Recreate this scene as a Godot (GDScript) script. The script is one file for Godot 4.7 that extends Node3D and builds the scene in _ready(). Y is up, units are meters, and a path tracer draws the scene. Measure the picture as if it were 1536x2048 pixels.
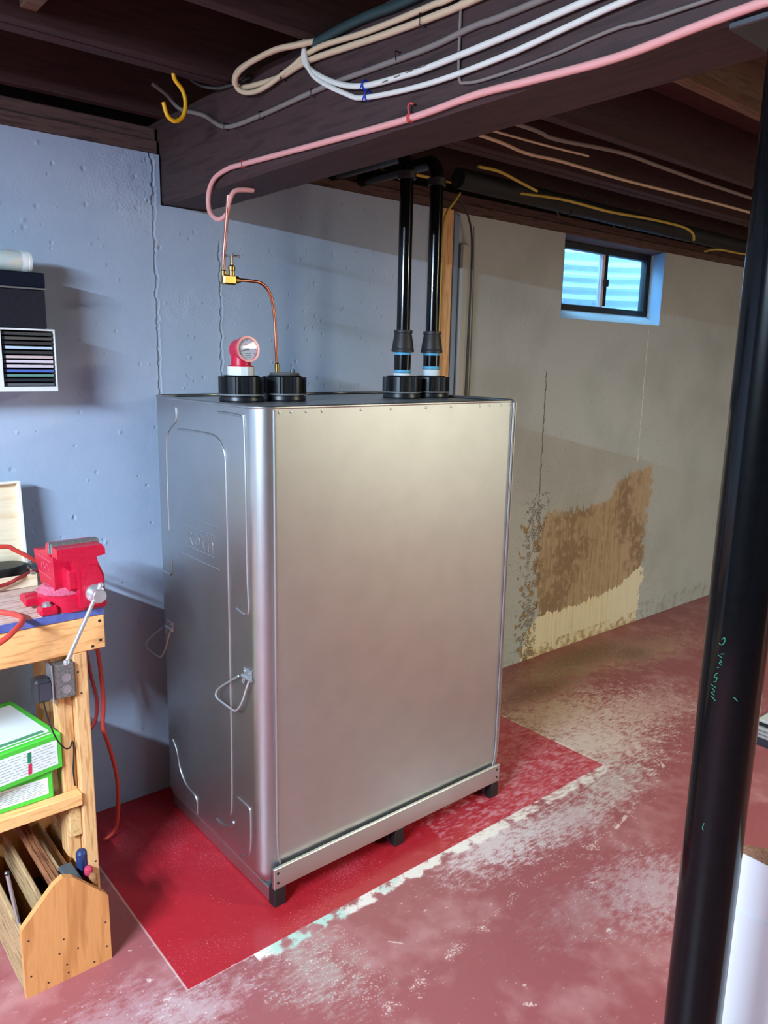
extends Node3D

var org := Vector3.ZERO
var M := {}
var used := {}

# ---------------------------------------------------------------- mesh helpers
func mb() -> SurfaceTool:
	var st := SurfaceTool.new()
	st.begin(Mesh.PRIMITIVE_TRIANGLES)
	return st

func tri(st: SurfaceTool, a: Vector3, b: Vector3, c: Vector3, na: Vector3, nb: Vector3, nc: Vector3, ua := Vector2.ZERO, ub := Vector2.ZERO, uc := Vector2.ZERO) -> void:
	var swap := (b - a).cross(c - a).dot(na + nb + nc) > 0.0
	st.set_normal(na); st.set_uv(ua); st.add_vertex(a - org)
	if swap:
		st.set_normal(nc); st.set_uv(uc); st.add_vertex(c - org)
		st.set_normal(nb); st.set_uv(ub); st.add_vertex(b - org)
	else:
		st.set_normal(nb); st.set_uv(ub); st.add_vertex(b - org)
		st.set_normal(nc); st.set_uv(uc); st.add_vertex(c - org)

func quad(st: SurfaceTool, a: Vector3, b: Vector3, c: Vector3, d: Vector3, n: Vector3) -> void:
	tri(st, a, b, c, n, n, n)
	tri(st, a, c, d, n, n, n)

func quad_uv(st: SurfaceTool, p: Array, n: Vector3, uv: Array) -> void:
	tri(st, p[0], p[1], p[2], n, n, n, uv[0], uv[1], uv[2])
	tri(st, p[0], p[2], p[3], n, n, n, uv[0], uv[2], uv[3])

# chamfered box from corner to corner, turned by the basis t about its centre
func bx(st: SurfaceTool, lo: Vector3, hi: Vector3, bev := 0.002, t := Basis.IDENTITY) -> void:
	var c := (lo + hi) * 0.5
	var h := (hi - lo).abs() * 0.5
	var b: float = min(bev, min(h.x, min(h.y, h.z)) * 0.9)
	var ax := [Vector3(1, 0, 0), Vector3(0, 1, 0), Vector3(0, 0, 1)]
	var P := func(v: Vector3) -> Vector3: return c + t * v
	for i in 3:
		var j := (i + 1) % 3
		var k := (i + 2) % 3
		for s in [-1.0, 1.0]:
			var o: Vector3 = ax[i] * h[i] * s
			var u: Vector3 = ax[j] * (h[j] - b)
			var v: Vector3 = ax[k] * (h[k] - b)
			quad(st, P.call(o - u - v), P.call(o + u - v), P.call(o + u + v), P.call(o - u + v), t * (ax[i] * s))
	if b <= 0.0:
		return
	for i in 3:
		var j := (i + 1) % 3
		var k := (i + 2) % 3
		for s in [-1.0, 1.0]:
			for r in [-1.0, 1.0]:
				var e: Vector3 = ax[i] * (h[i] - b)
				var p1: Vector3 = ax[j] * h[j] * s + ax[k] * (h[k] - b) * r
				var p2: Vector3 = ax[j] * (h[j] - b) * s + ax[k] * h[k] * r
				var n: Vector3 = t * (ax[j] * s + ax[k] * r).normalized()
				quad(st, P.call(p1 - e), P.call(p1 + e), P.call(p2 + e), P.call(p2 - e), n)
	for sx in [-1.0, 1.0]:
		for sy in [-1.0, 1.0]:
			for sz in [-1.0, 1.0]:
				var n: Vector3 = t * Vector3(sx, sy, sz).normalized()
				tri(st, P.call(Vector3(h.x * sx, (h.y - b) * sy, (h.z - b) * sz)), P.call(Vector3((h.x - b) * sx, h.y * sy, (h.z - b) * sz)), P.call(Vector3((h.x - b) * sx, (h.y - b) * sy, h.z * sz)), n, n, n)

func spline(pts: Array, sub := 6) -> Array:
	if pts.size() < 3 or sub < 2:
		return pts
	var out := []
	for i in pts.size() - 1:
		var p0: Vector3 = pts[max(i - 1, 0)]
		var p1: Vector3 = pts[i]
		var p2: Vector3 = pts[i + 1]
		var p3: Vector3 = pts[min(i + 2, pts.size() - 1)]
		for k in sub:
			var t := float(k) / sub
			out.append(0.5 * ((2.0 * p1) + (p2 - p0) * t + (2.0 * p0 - 5.0 * p1 + 4.0 * p2 - p3) * t * t + (3.0 * p1 - p0 - 3.0 * p2 + p3) * t * t * t))
	out.append(pts[pts.size() - 1])
	return out

# round tube along points; sy flattens it along the second frame axis
func tube(st: SurfaceTool, pts: Array, r: float, seg := 10, r2 := -1.0, up := Vector3.UP) -> void:
	var n := pts.size()
	var rings := []
	var norms := []
	var u := up
	for i in n:
		var d: Vector3 = (pts[min(i + 1, n - 1)] - pts[max(i - 1, 0)]).normalized()
		if i == 0 and absf(d.dot(u)) > 0.95:
			u = Vector3(1, 0, 0) if absf(d.x) < 0.9 else Vector3(0, 0, 1)
		var s := d.cross(u).normalized()
		u = s.cross(d).normalized()
		var rad := r
		if r2 >= 0.0:
			rad = lerpf(r, r2, float(i) / (n - 1))
		var ring := []
		var nn := []
		for k in seg:
			var a := TAU * k / seg
			var dir := s * cos(a) + u * sin(a)
			ring.append(pts[i] + dir * rad)
			nn.append(dir)
		rings.append(ring)
		norms.append(nn)
	for i in n - 1:
		for k in seg:
			var l := (k + 1) % seg
			tri(st, rings[i][k], rings[i + 1][k], rings[i + 1][l], norms[i][k], norms[i + 1][k], norms[i + 1][l])
			tri(st, rings[i][k], rings[i + 1][l], rings[i][l], norms[i][k], norms[i + 1][l], norms[i][l])
	for e in [0, n - 1]:
		var d: Vector3 = (pts[0] - pts[1]).normalized() if e == 0 else (pts[n - 1] - pts[n - 2]).normalized()
		for k in seg:
			tri(st, pts[e], rings[e][k], rings[e][(k + 1) % seg], d, d, d)

# lathe: profile of [radius, height] turned about the y axis of xf
func lathe(st: SurfaceTool, prof: Array, xf: Transform3D, seg := 24) -> void:
	for i in prof.size() - 1:
		var a: Vector2 = prof[i]
		var b: Vector2 = prof[i + 1]
		var e := b - a
		if e.length() < 1e-6:
			continue
		var n2 := Vector2(e.y, -e.x).normalized()
		for k in seg:
			var t0 := TAU * k / seg
			var t1 := TAU * (k + 1) / seg
			var d0 := Vector3(cos(t0), 0, sin(t0))
			var d1 := Vector3(cos(t1), 0, sin(t1))
			var y := Vector3.UP
			var n0 := xf.basis * (d0 * n2.x + y * n2.y)
			var n1 := xf.basis * (d1 * n2.x + y * n2.y)
			var p := [xf * (d0 * a.x + y * a.y), xf * (d1 * a.x + y * a.y), xf * (d1 * b.x + y * b.y), xf * (d0 * b.x + y * b.y)]
			if a.x > 1e-6:
				tri(st, p[0], p[1], p[2], n0, n1, n1)
			if b.x > 1e-6:
				tri(st, p[0], p[2], p[3], n0, n1, n0)

# prism: 2D outline in the x y plane of xf, extruded along its z by depth
func prism(st: SurfaceTool, poly: Array, depth: float, xf: Transform3D) -> void:
	var pv := PackedVector2Array(poly)
	if Geometry2D.is_polygon_clockwise(pv):
		pv.reverse()
	var idx := Geometry2D.triangulate_polygon(pv)
	var z := xf.basis.z.normalized()
	for i in range(0, idx.size(), 3):
		for e in [0.0, depth]:
			var n := z * (1.0 if e == depth else -1.0) * signf(depth)
			var q := []
			for k in 3:
				var v: Vector2 = pv[idx[i + k]]
				q.append(xf * Vector3(v.x, v.y, e))
			tri(st, q[0], q[1], q[2], n, n, n)
	for i in pv.size():
		var a := pv[i]
		var b := pv[(i + 1) % pv.size()]
		var e2 := (b - a).normalized()
		var n := (xf.basis * Vector3(e2.y, -e2.x, 0)).normalized()
		quad(st, xf * Vector3(a.x, a.y, 0), xf * Vector3(b.x, b.y, 0), xf * Vector3(b.x, b.y, depth), xf * Vector3(a.x, a.y, depth), n)

func ball(st: SurfaceTool, c: Vector3, r: float, seg := 12, squash := Vector3.ONE) -> void:
	var prof := []
	for i in 9:
		var a := -PI / 2 + PI * i / 8.0
		prof.append(Vector2(r * cos(a), r * sin(a)))
	lathe(st, prof, Transform3D(Basis.from_scale(squash), c), seg)

func numbered(n: String) -> String:
	if not used.has(n):
		used[n] = 0
		return n
	used[n] += 1
	return "%s_%03d" % [n, used[n]]

func thing(called: String, label: String, category: String, at: Vector3, group := "") -> Node3D:
	var o := Node3D.new()
	o.name = numbered(called)
	add_child(o)
	o.position = at
	org = at
	o.set_meta("label", label)
	o.set_meta("category", category)
	if group != "":
		o.set_meta("group", group)
	return o

func part(parent: Node, called: String, st: SurfaceTool, mat: Material, label := "") -> MeshInstance3D:
	var o := MeshInstance3D.new()
	o.name = called
	o.mesh = st.commit()
	o.material_override = mat
	parent.add_child(o, true)
	if label != "":
		o.set_meta("label", label)
	return o

func struct(called: String, st: SurfaceTool, mat: Material) -> MeshInstance3D:
	var o := part(self, called, st, mat)
	o.set_meta("kind", "structure")
	return o

func axis_to(d: Vector3) -> Basis:
	# basis whose y axis is d
	var y := d.normalized()
	var x := y.cross(Vector3(0, 0, 1) if absf(y.z) < 0.9 else Vector3(1, 0, 0)).normalized()
	return Basis(x, y, x.cross(y))

# ---------------------------------------------------------------- materials
func C(r: int, g: int, b: int) -> Color:
	return Color8(r, g, b)

func mat(col: Color, rough := 0.6, metal := 0.0, spec := 0.5) -> StandardMaterial3D:
	var m := StandardMaterial3D.new()
	m.albedo_color = col
	m.roughness = rough
	m.metallic = metal
	m.metallic_specular = spec
	return m

func noise_bytes(w: int, h: int, sd: int, freq: float, oct := 4, sx := 1.0) -> PackedByteArray:
	var n := FastNoiseLite.new()
	n.seed = sd
	n.noise_type = FastNoiseLite.TYPE_SIMPLEX_SMOOTH
	n.frequency = freq
	n.fractal_octaves = oct
	var iw := int(w / sx)
	var im := n.get_image(iw, h)
	if iw != w:
		im.resize(w, h, Image.INTERPOLATE_CUBIC)
	im.convert(Image.FORMAT_L8)
	return im.get_data()

func two_tone(w: int, h: int, sd: int, freq: float, oct: int, stops: Array, stretch := 1.0) -> ImageTexture:
	# stops: [position, Color] pairs; a wrapping look is not needed at these scales
	var n := FastNoiseLite.new()
	n.seed = sd
	n.frequency = freq
	n.fractal_octaves = oct
	var im := n.get_seamless_image(int(w / stretch), h)
	if stretch != 1.0:
		im.resize(w, h, Image.INTERPOLATE_CUBIC)
	im.convert(Image.FORMAT_L8)
	var g := Gradient.new()
	g.offsets = PackedFloat32Array(stops.map(func(s): return s[0]))
	g.colors = PackedColorArray(stops.map(func(s): return s[1]))
	var lut := []
	for i in 256:
		lut.append(g.sample(i / 255.0))
	var src := im.get_data()
	var d := PackedByteArray()
	d.resize(src.size() * 3)
	for i in src.size():
		var c: Color = lut[src[i]]
		d[i * 3] = c.r8
		d[i * 3 + 1] = c.g8
		d[i * 3 + 2] = c.b8
	return ImageTexture.create_from_image(Image.create_from_data(im.get_width(), im.get_height(), false, Image.FORMAT_RGB8, d))

func wood(light: Color, dark: Color, axis: int, sd := 1, rough := 0.6, grain := 14.0) -> StandardMaterial3D:
	var m := mat(Color.WHITE, rough)
	m.albedo_texture = two_tone(256, 256, sd, 0.02, 4, [[0.0, dark], [0.36, dark.lerp(light, 0.55)], [0.5, light], [0.68, light.lerp(dark, 0.2)], [0.8, light], [1.0, dark.lerp(light, 0.4)]])
	m.uv1_triplanar = true
	m.uv1_world_triplanar = true
	var s := Vector3.ONE * grain
	s[axis] = grain * 0.09
	m.uv1_scale = s
	m.uv1_triplanar_sharpness = 6.0
	return m

func speckle(a: Color, b: Color, sd: int, scale: float, rough := 0.6, metal := 0.0) -> StandardMaterial3D:
	var m := mat(Color.WHITE, rough, metal)
	m.albedo_texture = two_tone(256, 256, sd, 0.02, 5, [[0.0, a], [0.42, a.lerp(b, 0.35)], [0.6, a.lerp(b, 0.65)], [1.0, b]])
	m.uv1_triplanar = true
	m.uv1_world_triplanar = true
	m.uv1_scale = Vector3.ONE * scale
	return m

func glow(col: Color, e: float) -> StandardMaterial3D:
	var m := mat(col, 0.5)
	m.emission_enabled = true
	m.emission = col
	m.emission_energy_multiplier = e
	return m

func seg_dist(p: Vector2, a: Vector2, b: Vector2) -> float:
	var ab := b - a
	var t := clampf((p - a).dot(ab) / maxf(ab.length_squared(), 1e-9), 0.0, 1.0)
	return p.distance_to(a + ab * t)

func _ready() -> void:
	setup_view()
	setup_materials()
	build_floor()
	build_back_wall()
	build_shell()
	build_ceiling()
	build_beam()
	build_post()
	build_tank()
	build_tank_fittings()
	build_vent_pipes()
	build_cables()
	build_wall_bits()
	build_window()
	build_bench()
	build_bench_things()
	build_vise()
	build_shelf_things()
	build_tote()
	build_rack()
	build_right_things()
	build_lamps()

# ---------------------------------------------------------------- view, sky, exposure
func setup_view() -> void:
	var cam := Camera3D.new()
	cam.name = "camera"
	cam.fov = 67.314
	cam.near = 0.02
	cam.transform = Transform3D(Basis(Vector3(0.76717, 0.02026, 0.64112), Vector3(0.11001, 0.98053, -0.16263), Vector3(-0.63193, 0.19530, 0.75001)), Vector3(-0.5855, 1.6472, 2.6022)).orthonormalized()
	add_child(cam)
	cam.make_current()
	var we := WorldEnvironment.new()
	we.name = "environment"
	var env := Environment.new()
	env.background_mode = Environment.BG_SKY
	var sky := Sky.new()
	var sm := ProceduralSkyMaterial.new()
	sm.sky_top_color = Color(0.45, 0.72, 0.9)
	sm.sky_horizon_color = Color(0.72, 0.82, 0.92)
	sm.ground_bottom_color = Color(0.2, 0.2, 0.18)
	sm.ground_horizon_color = Color(0.5, 0.52, 0.5)
	sky.sky_material = sm
	env.sky = sky
	env.background_energy_multiplier = 20.0
	env.tonemap_mode = Environment.TONE_MAPPER_LINEAR
	env.tonemap_exposure = 1.0
	env.sdfgi_enabled = true
	env.ssao_enabled = true
	env.ssil_enabled = true
	we.environment = env
	add_child(we)
	# the fluorescent strip light under the joists to the left: long in z, so edges along z throw crisp shadows
	var a := AreaLight3D.new()
	a.name = "strip_light_glow"
	a.area_size = Vector2(1.25, 0.06)
	a.light_energy = 45.0
	a.light_color = Color(0.80, 0.90, 1.0)
	a.shadow_enabled = true
	a.area_range = 20.0
	add_child(a)
	# local x of the light along world z, shining down and slightly towards the tank
	var fwd := Vector3(0.16, -0.985, 0).normalized()
	a.transform = Transform3D(Basis(Vector3(0, 0, 1), (-fwd).cross(Vector3(0, 0, 1)).normalized(), -fwd), Vector3(-2.3, 2.318, 2.0))
	# warm ceiling lamp further into the room, shining down
	var b := AreaLight3D.new()
	b.name = "ceiling_lamp_glow"
	b.area_size = Vector2(0.5, 0.5)
	b.light_energy = 10.5
	b.light_color = Color(1.0, 0.985, 0.89)
	b.shadow_enabled = true
	b.area_range = 20.0
	add_child(b)
	b.transform = Transform3D(Basis(Vector3(1, 0, 0), Vector3(0, 0, -1), Vector3(0, 1, 0)), Vector3(2.7, 2.355, 3.4))
	# daylight through the frosted glazed door in the front wall
	var c := AreaLight3D.new()
	c.name = "door_daylight"
	c.area_size = Vector2(1.9, 1.75)
	c.light_energy = 5.0
	c.light_color = Color(1.0, 0.98, 0.87)
	c.shadow_enabled = true
	c.area_range = 20.0
	add_child(c)
	c.position = Vector3(5.6, 1.2, 5.93)

# ---------------------------------------------------------------- materials
func setup_materials() -> void:
	M.joist = wood(C(62, 34, 31), C(40, 20, 19), 0, 3, 0.75, 10.0)
	M.beam = wood(C(66, 43, 41), C(43, 27, 26), 2, 5, 0.7, 9.0)
	M.subfloor = wood(C(70, 36, 30), C(40, 18, 16), 2, 8, 0.8, 6.0)
	M.sill = wood(C(96, 70, 63), C(58, 40, 37), 0, 6, 0.85, 12.0)
	M.tan_wood = wood(C(112, 84, 62), C(84, 60, 44), 0, 7, 0.8, 10.0)
	M.plain_wall = mat(C(92, 92, 90), 0.9)
	M.pine_x = wood(C(246, 184, 120), C(208, 140, 78), 0, 11, 0.6, 12.0)
	M.pine_y = wood(C(228, 178, 122), C(186, 124, 70), 1, 12, 0.6, 12.0)
	M.pine_z = wood(C(226, 184, 128), C(190, 138, 84), 2, 13, 0.6, 12.0)
	M.ply_end = wood(C(216, 148, 88), C(184, 116, 62), 1, 14, 0.5, 5.0)
	M.tote_side = wood(C(184, 150, 106), C(116, 86, 54), 2, 15, 0.75, 10.0)
	M.ply = wood(C(238, 216, 184), C(222, 190, 148), 0, 16, 0.7, 6.0)
	M.bench_top = wood(C(222, 190, 172), C(172, 130, 114), 0, 17, 0.75, 16.0)
	M.blue = speckle(C(74, 84, 150), C(92, 104, 164), 18, 9.0, 0.6)
	M.steel = mat(C(186, 188, 190), 0.35, 0.75)
	M.chrome = mat(C(214, 216, 218), 0.28, 0.75)
	M.dark_steel = mat(C(92, 94, 98), 0.4, 1.0)
	M.galv = tank_metal()
	M.black_cap = mat(C(24, 26, 30), 0.35)
	M.black_pipe = mat(C(12, 12, 13), 0.16)
	M.iron = speckle(C(70, 66, 64), C(46, 44, 44), 21, 40.0, 0.5, 0.4)
	M.tape = mat(C(232, 240, 240), 0.6)
	M.blue_paste = mat(C(90, 178, 218), 0.5)
	M.white = mat(C(236, 236, 234), 0.55)
	M.red_paint = speckle(C(206, 22, 58), C(184, 14, 46), 22, 14.0, 0.35)
	M.red_cap = mat(C(206, 26, 60), 0.3)
	M.copper = mat(C(206, 132, 106), 0.28, 1.0)
	M.brass = mat(C(196, 160, 88), 0.28, 1.0)
	M.pink = mat(C(228, 160, 154), 0.4)
	M.pink_dark = mat(C(190, 70, 66), 0.45)
	M.cable_white = mat(C(222, 218, 208), 0.55)
	M.cable_cream = mat(C(208, 182, 150), 0.6)
	M.cable_grey = mat(C(128, 116, 110), 0.7)
	M.cable_dark = mat(C(66, 60, 58), 0.7)
	M.hose_green = mat(C(38, 58, 58), 0.5)
	M.yellow = mat(C(240, 178, 20), 0.4)
	M.wire_yellow = mat(C(196, 168, 60), 0.5)
	M.blue_tie = mat(C(30, 60, 190), 0.4)
	M.red_hose = mat(C(206, 64, 52), 0.5)
	M.red_cord = mat(C(150, 36, 36), 0.5)
	M.post = speckle(C(8, 9, 10), C(13, 14, 16), 25, 6.0, 0.13)
	M.post.metallic_specular = 0.3
	M.green_ink = mat(C(44, 118, 92), 0.8)
	M.grey_metal = speckle(C(150, 148, 144), C(112, 110, 108), 26, 22.0, 0.5, 0.6)
	M.black = mat(C(22, 22, 24), 0.5)
	M.black_case = speckle(C(26, 28, 36), C(38, 38, 46), 27, 12.0, 0.3)
	M.carton_green = mat(C(78, 196, 60), 0.5)
	M.carton_white = mat(C(232, 238, 232), 0.55)
	M.glass = mat(Color(0.85, 0.93, 1.0, 0.12), 0.02, 0.0, 0.2)
	M.glass.transparency = BaseMaterial3D.TRANSPARENCY_ALPHA
	M.frame_black = mat(C(26, 30, 34), 0.5)

func tank_metal() -> StandardMaterial3D:
	var m := mat(Color.WHITE, 1.0, 1.0)
	m.albedo_texture = two_tone(512, 512, 31, 0.012, 5, [[0.0, C(186, 189, 189)], [0.5, C(190, 193, 193)], [1.0, C(193, 196, 196)]])
	m.roughness_texture = two_tone(512, 512, 32, 0.02, 5, [[0.0, Color(0.395, 0.395, 0.395)], [0.5, Color(0.405, 0.405, 0.405)], [1.0, Color(0.415, 0.415, 0.415)]])
	m.uv1_triplanar = true
	m.uv1_world_triplanar = true
	m.uv1_scale = Vector3.ONE * 1.1
	return m

# ---------------------------------------------------------------- floor
func build_floor() -> void:
	var x0 := -0.6
	var x1 := 4.8
	var z1 := 2.4
	var w := 2000
	var h := 890
	var big := noise_bytes(w, h, 41, 0.006, 4)
	var mid := noise_bytes(w, h, 42, 0.035, 5)
	var fine := noise_bytes(w, h, 43, 0.36, 2)
	var scr := noise_bytes(w, h, 44, 0.16, 3, 3.0)
	var line := [Vector2(0.40, 1.36), Vector2(0.65, 1.31), Vector2(0.85, 1.295), Vector2(1.03, 1.265), Vector2(1.22, 1.23), Vector2(1.42, 1.255), Vector2(1.76, 1.225), Vector2(2.12, 1.12), Vector2(2.34, 1.03), Vector2(2.73, 0.9)]
	# worn, stained and plain paler patches: x, z, radius x, radius z, colour, strength
	var blobs := [
		[2.25, 0.55, 0.42, 0.3, C(214, 188, 158), 1.0], [2.75, 0.2, 0.55, 0.16, C(166, 134, 102), 1.0], [3.4, 0.34, 0.5, 0.16, C(176, 140, 112), 0.9],
		[2.15, 0.82, 0.34, 0.24, C(216, 198, 180), 1.0], [2.6, 0.75, 0.4, 0.22, C(206, 172, 154), 0.9], [3.05, 0.16, 0.4, 0.11, C(104, 72, 52), 0.9], [2.42, 0.30, 0.3, 0.09, C(112, 78, 58), 0.7], [3.25, 0.30, 0.14, 0.09, C(106, 80, 56), 0.9],
		[1.28, 1.03, 0.26, 0.12, C(218, 206, 202), 1.0], [1.6, 1.10, 0.32, 0.10, C(200, 186, 180), 0.9], [1.50, 1.50, 0.22, 0.16, C(190, 168, 168), 0.9], [1.95, 1.05, 0.24, 0.12, C(190, 174, 164), 0.9],  # pale whitish patches in front of the tank
		[0.46, 1.10, 0.10, 0.16, C(176, 150, 140), 0.9], [-0.03, 0.95, 0.2, 0.12, C(176, 142, 144), 0.8], [0.14, 1.02, 0.16, 0.08, C(186, 158, 156), 0.9], [3.9, 0.9, 0.5, 0.3, C(168, 110, 96), 0.6], [1.25, 1.42, 0.2, 0.1, C(160, 120, 120), 0.6]]
	var base_a := C(149, 80, 80)
	var base_b := C(172, 115, 112)
	var pad_a := C(166, 28, 38)
	var pad_b := C(214, 144, 144)
	var cream := C(232, 220, 204)
	var mint := C(166, 202, 182)
	var d := PackedByteArray()
	d.resize(w * h * 3)
	for j in h:
		var z := z1 * (j + 0.5) / h
		for i in w:
			var x := x0 + (x1 - x0) * (i + 0.5) / w
			var q := j * w + i
			var nb := big[q] / 255.0
			var nm := mid[q] / 255.0
			var nf := fine[q] / 255.0
			var ns := scr[q] / 255.0
			var col := base_a.lerp(base_b, clampf((nb - 0.42) * 2.2 + (nm - 0.5) * 0.9, 0.0, 1.0))
			var speck := 0.86
			for b in blobs:
				var ex: float = (x - b[0]) / b[2]
				var ez: float = (z - b[1]) / b[3]
				var r: float = ex * ex + ez * ez
				if r < 2.2:
					var k: float = clampf((1.25 - sqrt(r)) * 1.1 + (nm - 0.5) * 0.9 + (ns - 0.5) * 1.3 + (nf - 0.5) * 1.1, 0.0, 1.0)
					col = col.lerp(b[4], k * b[5] * 0.82)
					speck -= 0.04 * k
			# chips along an old joint line
			if z > 0.85 and x > 0.35 and x < 2.8:
				var dl := 9.0
				for s in line.size() - 1:
					if x > line[s].x - 0.05 and x < line[s + 1].x + 0.05:
						dl = minf(dl, seg_dist(Vector2(x, z), line[s], line[s + 1]))
				if dl < 0.05:
					var lk := clampf((0.010 - dl) * 40.0 + (nf - 0.66) * 5.0 + (nm - 0.55) * 4.0 + (ns - 0.5) * 1.5, 0.0, 1.0)
					col = col.lerp(cream, lk * 0.75)
			if nf > speck and nm > 0.4:
				col = col.lerp(cream, clampf((nf - speck) * 14.0, 0.0, 0.85))
			elif ns > 0.83:
				col = col.lerp(cream, clampf((ns - 0.83) * 4.0, 0.0, 0.3))
			# the freshly painted rectangle the tank stands on
			var edge := 0.9487 + (nm - 0.5) * 0.004
			if x > 0.163 and x < 2.034 and z < edge:
				var k := clampf((nb - 0.55) * 0.9 + (nf - 0.6) * 0.8 + (0.25 if nf > 0.8 else 0.0), 0.0, 0.5)
				if x > 0.95:
					# paler and grainy towards the far end
					k = maxf(k, clampf(minf(x - 1.1, 0.5) + (nm - 0.5) * 0.6 + (ns - 0.5) * 0.6 + (nf - 0.5) * 0.4, 0.0, 0.7))
				col = pad_a.lerp(pad_b, k)
				if x > 1.15 and z > 0.72:
					col = col.lerp(C(206, 150, 156), clampf((ns - 0.5) * 1.6 + (nm - 0.5) * 1.2, 0.0, 0.45))
				if nf > 0.87 and nm > 0.55:
					col = col.lerp(cream, 0.5)
			elif x > 0.36 and x < 2.06 and z >= edge and z < 1.02:
				# bare strip with old cream and mint paint
				var wdt := 0.048 + (nm - 0.5) * 0.03
				var t := clampf((edge + wdt - z) * 90.0, 0.0, 1.0)
				var keep := clampf((nm - 0.36) * 6.0 + (0.3 if x > 0.7 else -0.2) + (0.6 if x > 1.1 else 0.0) - (0.9 if nf > 0.72 else 0.0), 0.0, 1.0)
				var sc := cream.lerp(mint, clampf((nb - 0.42) * 6.0, 0.0, 0.85) if x < 1.1 else 0.0)
				if x > 1.25:
					keep *= clampf(1.0 - (x - 1.25) * 0.5 + (ns - 0.5), 0.0, 1.0)
				col = col.lerp(sc, t * keep * 0.95)
			elif x > 0.155 and x < 0.37 and z >= edge and z < edge + 0.004:
				col = col.lerp(cream, 0.5)
			elif x > 0.158 and x <= 0.163 and z < edge:
				col = col.lerp(cream, 0.45)
			elif x >= 2.034 and x < 2.05 and z < edge and nm > 0.42:
				col = col.lerp(cream, 0.45)
			if x > 0.3 and x < 0.62 and z > 1.0 and z < 1.28 and nf > 0.6 and ns > 0.5 and nb > 0.35:
				col = col.lerp(mint if nm > 0.52 else cream, clampf((nf - 0.6) * 5.0, 0.0, 0.6))
			d[q * 3] = col.r8
			d[q * 3 + 1] = col.g8
			d[q * 3 + 2] = col.b8
	# single paint chips and scuffs: x, z, half length, half width, turn
	var rng := RandomNumberGenerator.new()
	rng.seed = 19
	var chips := [[0.835, 1.55, 0.03, 0.012, 0.7], [0.876, 1.499, 0.012, 0.006, 0.2], [1.372, 1.364, 0.022, 0.005, 0.4], [1.228, 1.519, 0.016, 0.007, 0.0], [0.099, 0.856, 0.016, 0.010, 0.5], [0.102, 0.943, 0.02, 0.008, 0.3], [0.099, 0.72, 0.012, 0.006, 1.0], [1.76, 1.225, 0.05, 0.014, -0.3], [1.70, 1.24, 0.03, 0.010, -0.2], [2.0, 1.06, 0.016, 0.01, 0.4], [2.30, 1.04, 0.02, 0.01, -0.9], [2.24, 1.10, 0.035, 0.009, -0.8], [0.70, 1.16, 0.04, 0.004, 0.9], [0.86, 1.12, 0.015, 0.006, 0.1]]
	for k in 130:
		chips.append([rng.randf_range(-0.3, 3.2), rng.randf_range(0.96, 2.2), rng.randf_range(0.002, 0.007), rng.randf_range(0.0015, 0.0032), rng.randf_range(0.0, 3.1)])
	for ch in chips:
		var ci := int((ch[0] - x0) / (x1 - x0) * w)
		var cj := int(ch[1] / z1 * h)
		var rad := int(ch[2] / 0.0027) + 2
		for b in range(-rad, rad + 1):
			for a in range(-rad, rad + 1):
				var pi := ci + a
				var pj := cj + b
				if pi < 0 or pj < 0 or pi >= w or pj >= h:
					continue
				var q := pj * w + pi
				var u: float = (a * cos(ch[4]) + b * sin(ch[4])) * 0.0027 / ch[2]
				var v: float = (b * cos(ch[4]) - a * sin(ch[4])) * 0.0027 / ch[3]
				if u * u + v * v < (fine[q] / 255.0) * 0.75 + (mid[q] / 255.0 - 0.5) * 0.8:
					for c3 in 3:
						d[q * 3 + c3] = int(lerpf(d[q * 3 + c3], [226, 208, 194][c3], 0.7))
	var m := mat(Color.WHITE, 0.42)
	m.albedo_texture = ImageTexture.create_from_image(Image.create_from_data(w, h, false, Image.FORMAT_RGB8, d))
	m.texture_repeat = false
	var hm := Image.create_from_data(w, h, false, Image.FORMAT_L8, mid)
	m.heightmap_enabled = true
	m.heightmap_texture = ImageTexture.create_from_image(hm)
	m.heightmap_scale = 0.12
	org = Vector3.ZERO
	var st := mb()
	quad_uv(st, [Vector3(x0, 0, 0), Vector3(x1, 0, 0), Vector3(x1, 0, z1), Vector3(x0, 0, z1)], Vector3.UP, [Vector2(0, 0), Vector2(1, 0), Vector2(1, 1), Vector2(0, 1)])
	for s in [[Vector3(x0, 0, 0), Vector3(x1, 0, 0), Vector3(0, 0, -1)], [Vector3(x0, 0, z1), Vector3(x1, 0, z1), Vector3(0, 0, 1)], [Vector3(x0, 0, 0), Vector3(x0, 0, z1), Vector3(-1, 0, 0)], [Vector3(x1, 0, 0), Vector3(x1, 0, z1), Vector3(1, 0, 0)]]:
		quad(st, s[0], s[1], s[1] - Vector3(0, 0.12, 0), s[0] - Vector3(0, 0.12, 0), s[2])
	quad(st, Vector3(x0, -0.12, 0), Vector3(x1, -0.12, 0), Vector3(x1, -0.12, z1), Vector3(x0, -0.12, z1), Vector3.DOWN)
	var fl := struct("floor", st, m)
	var outer := speckle(C(140, 75, 75), C(160, 104, 102), 45, 0.6, 0.45)
	st = mb()
	bx(st, Vector3(-2.75, -0.12, -0.2), Vector3(x0, 0, 6.15), 0.0)
	bx(st, Vector3(x1, -0.12, -0.2), Vector3(7.15, 0, 6.15), 0.0)
	bx(st, Vector3(x0, -0.12, z1), Vector3(x1, 0, 6.15), 0.0)
	bx(st, Vector3(x0, -0.12, -0.2), Vector3(x1, 0, 0), 0.0)
	part(fl, "floor_section", st, outer)

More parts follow.
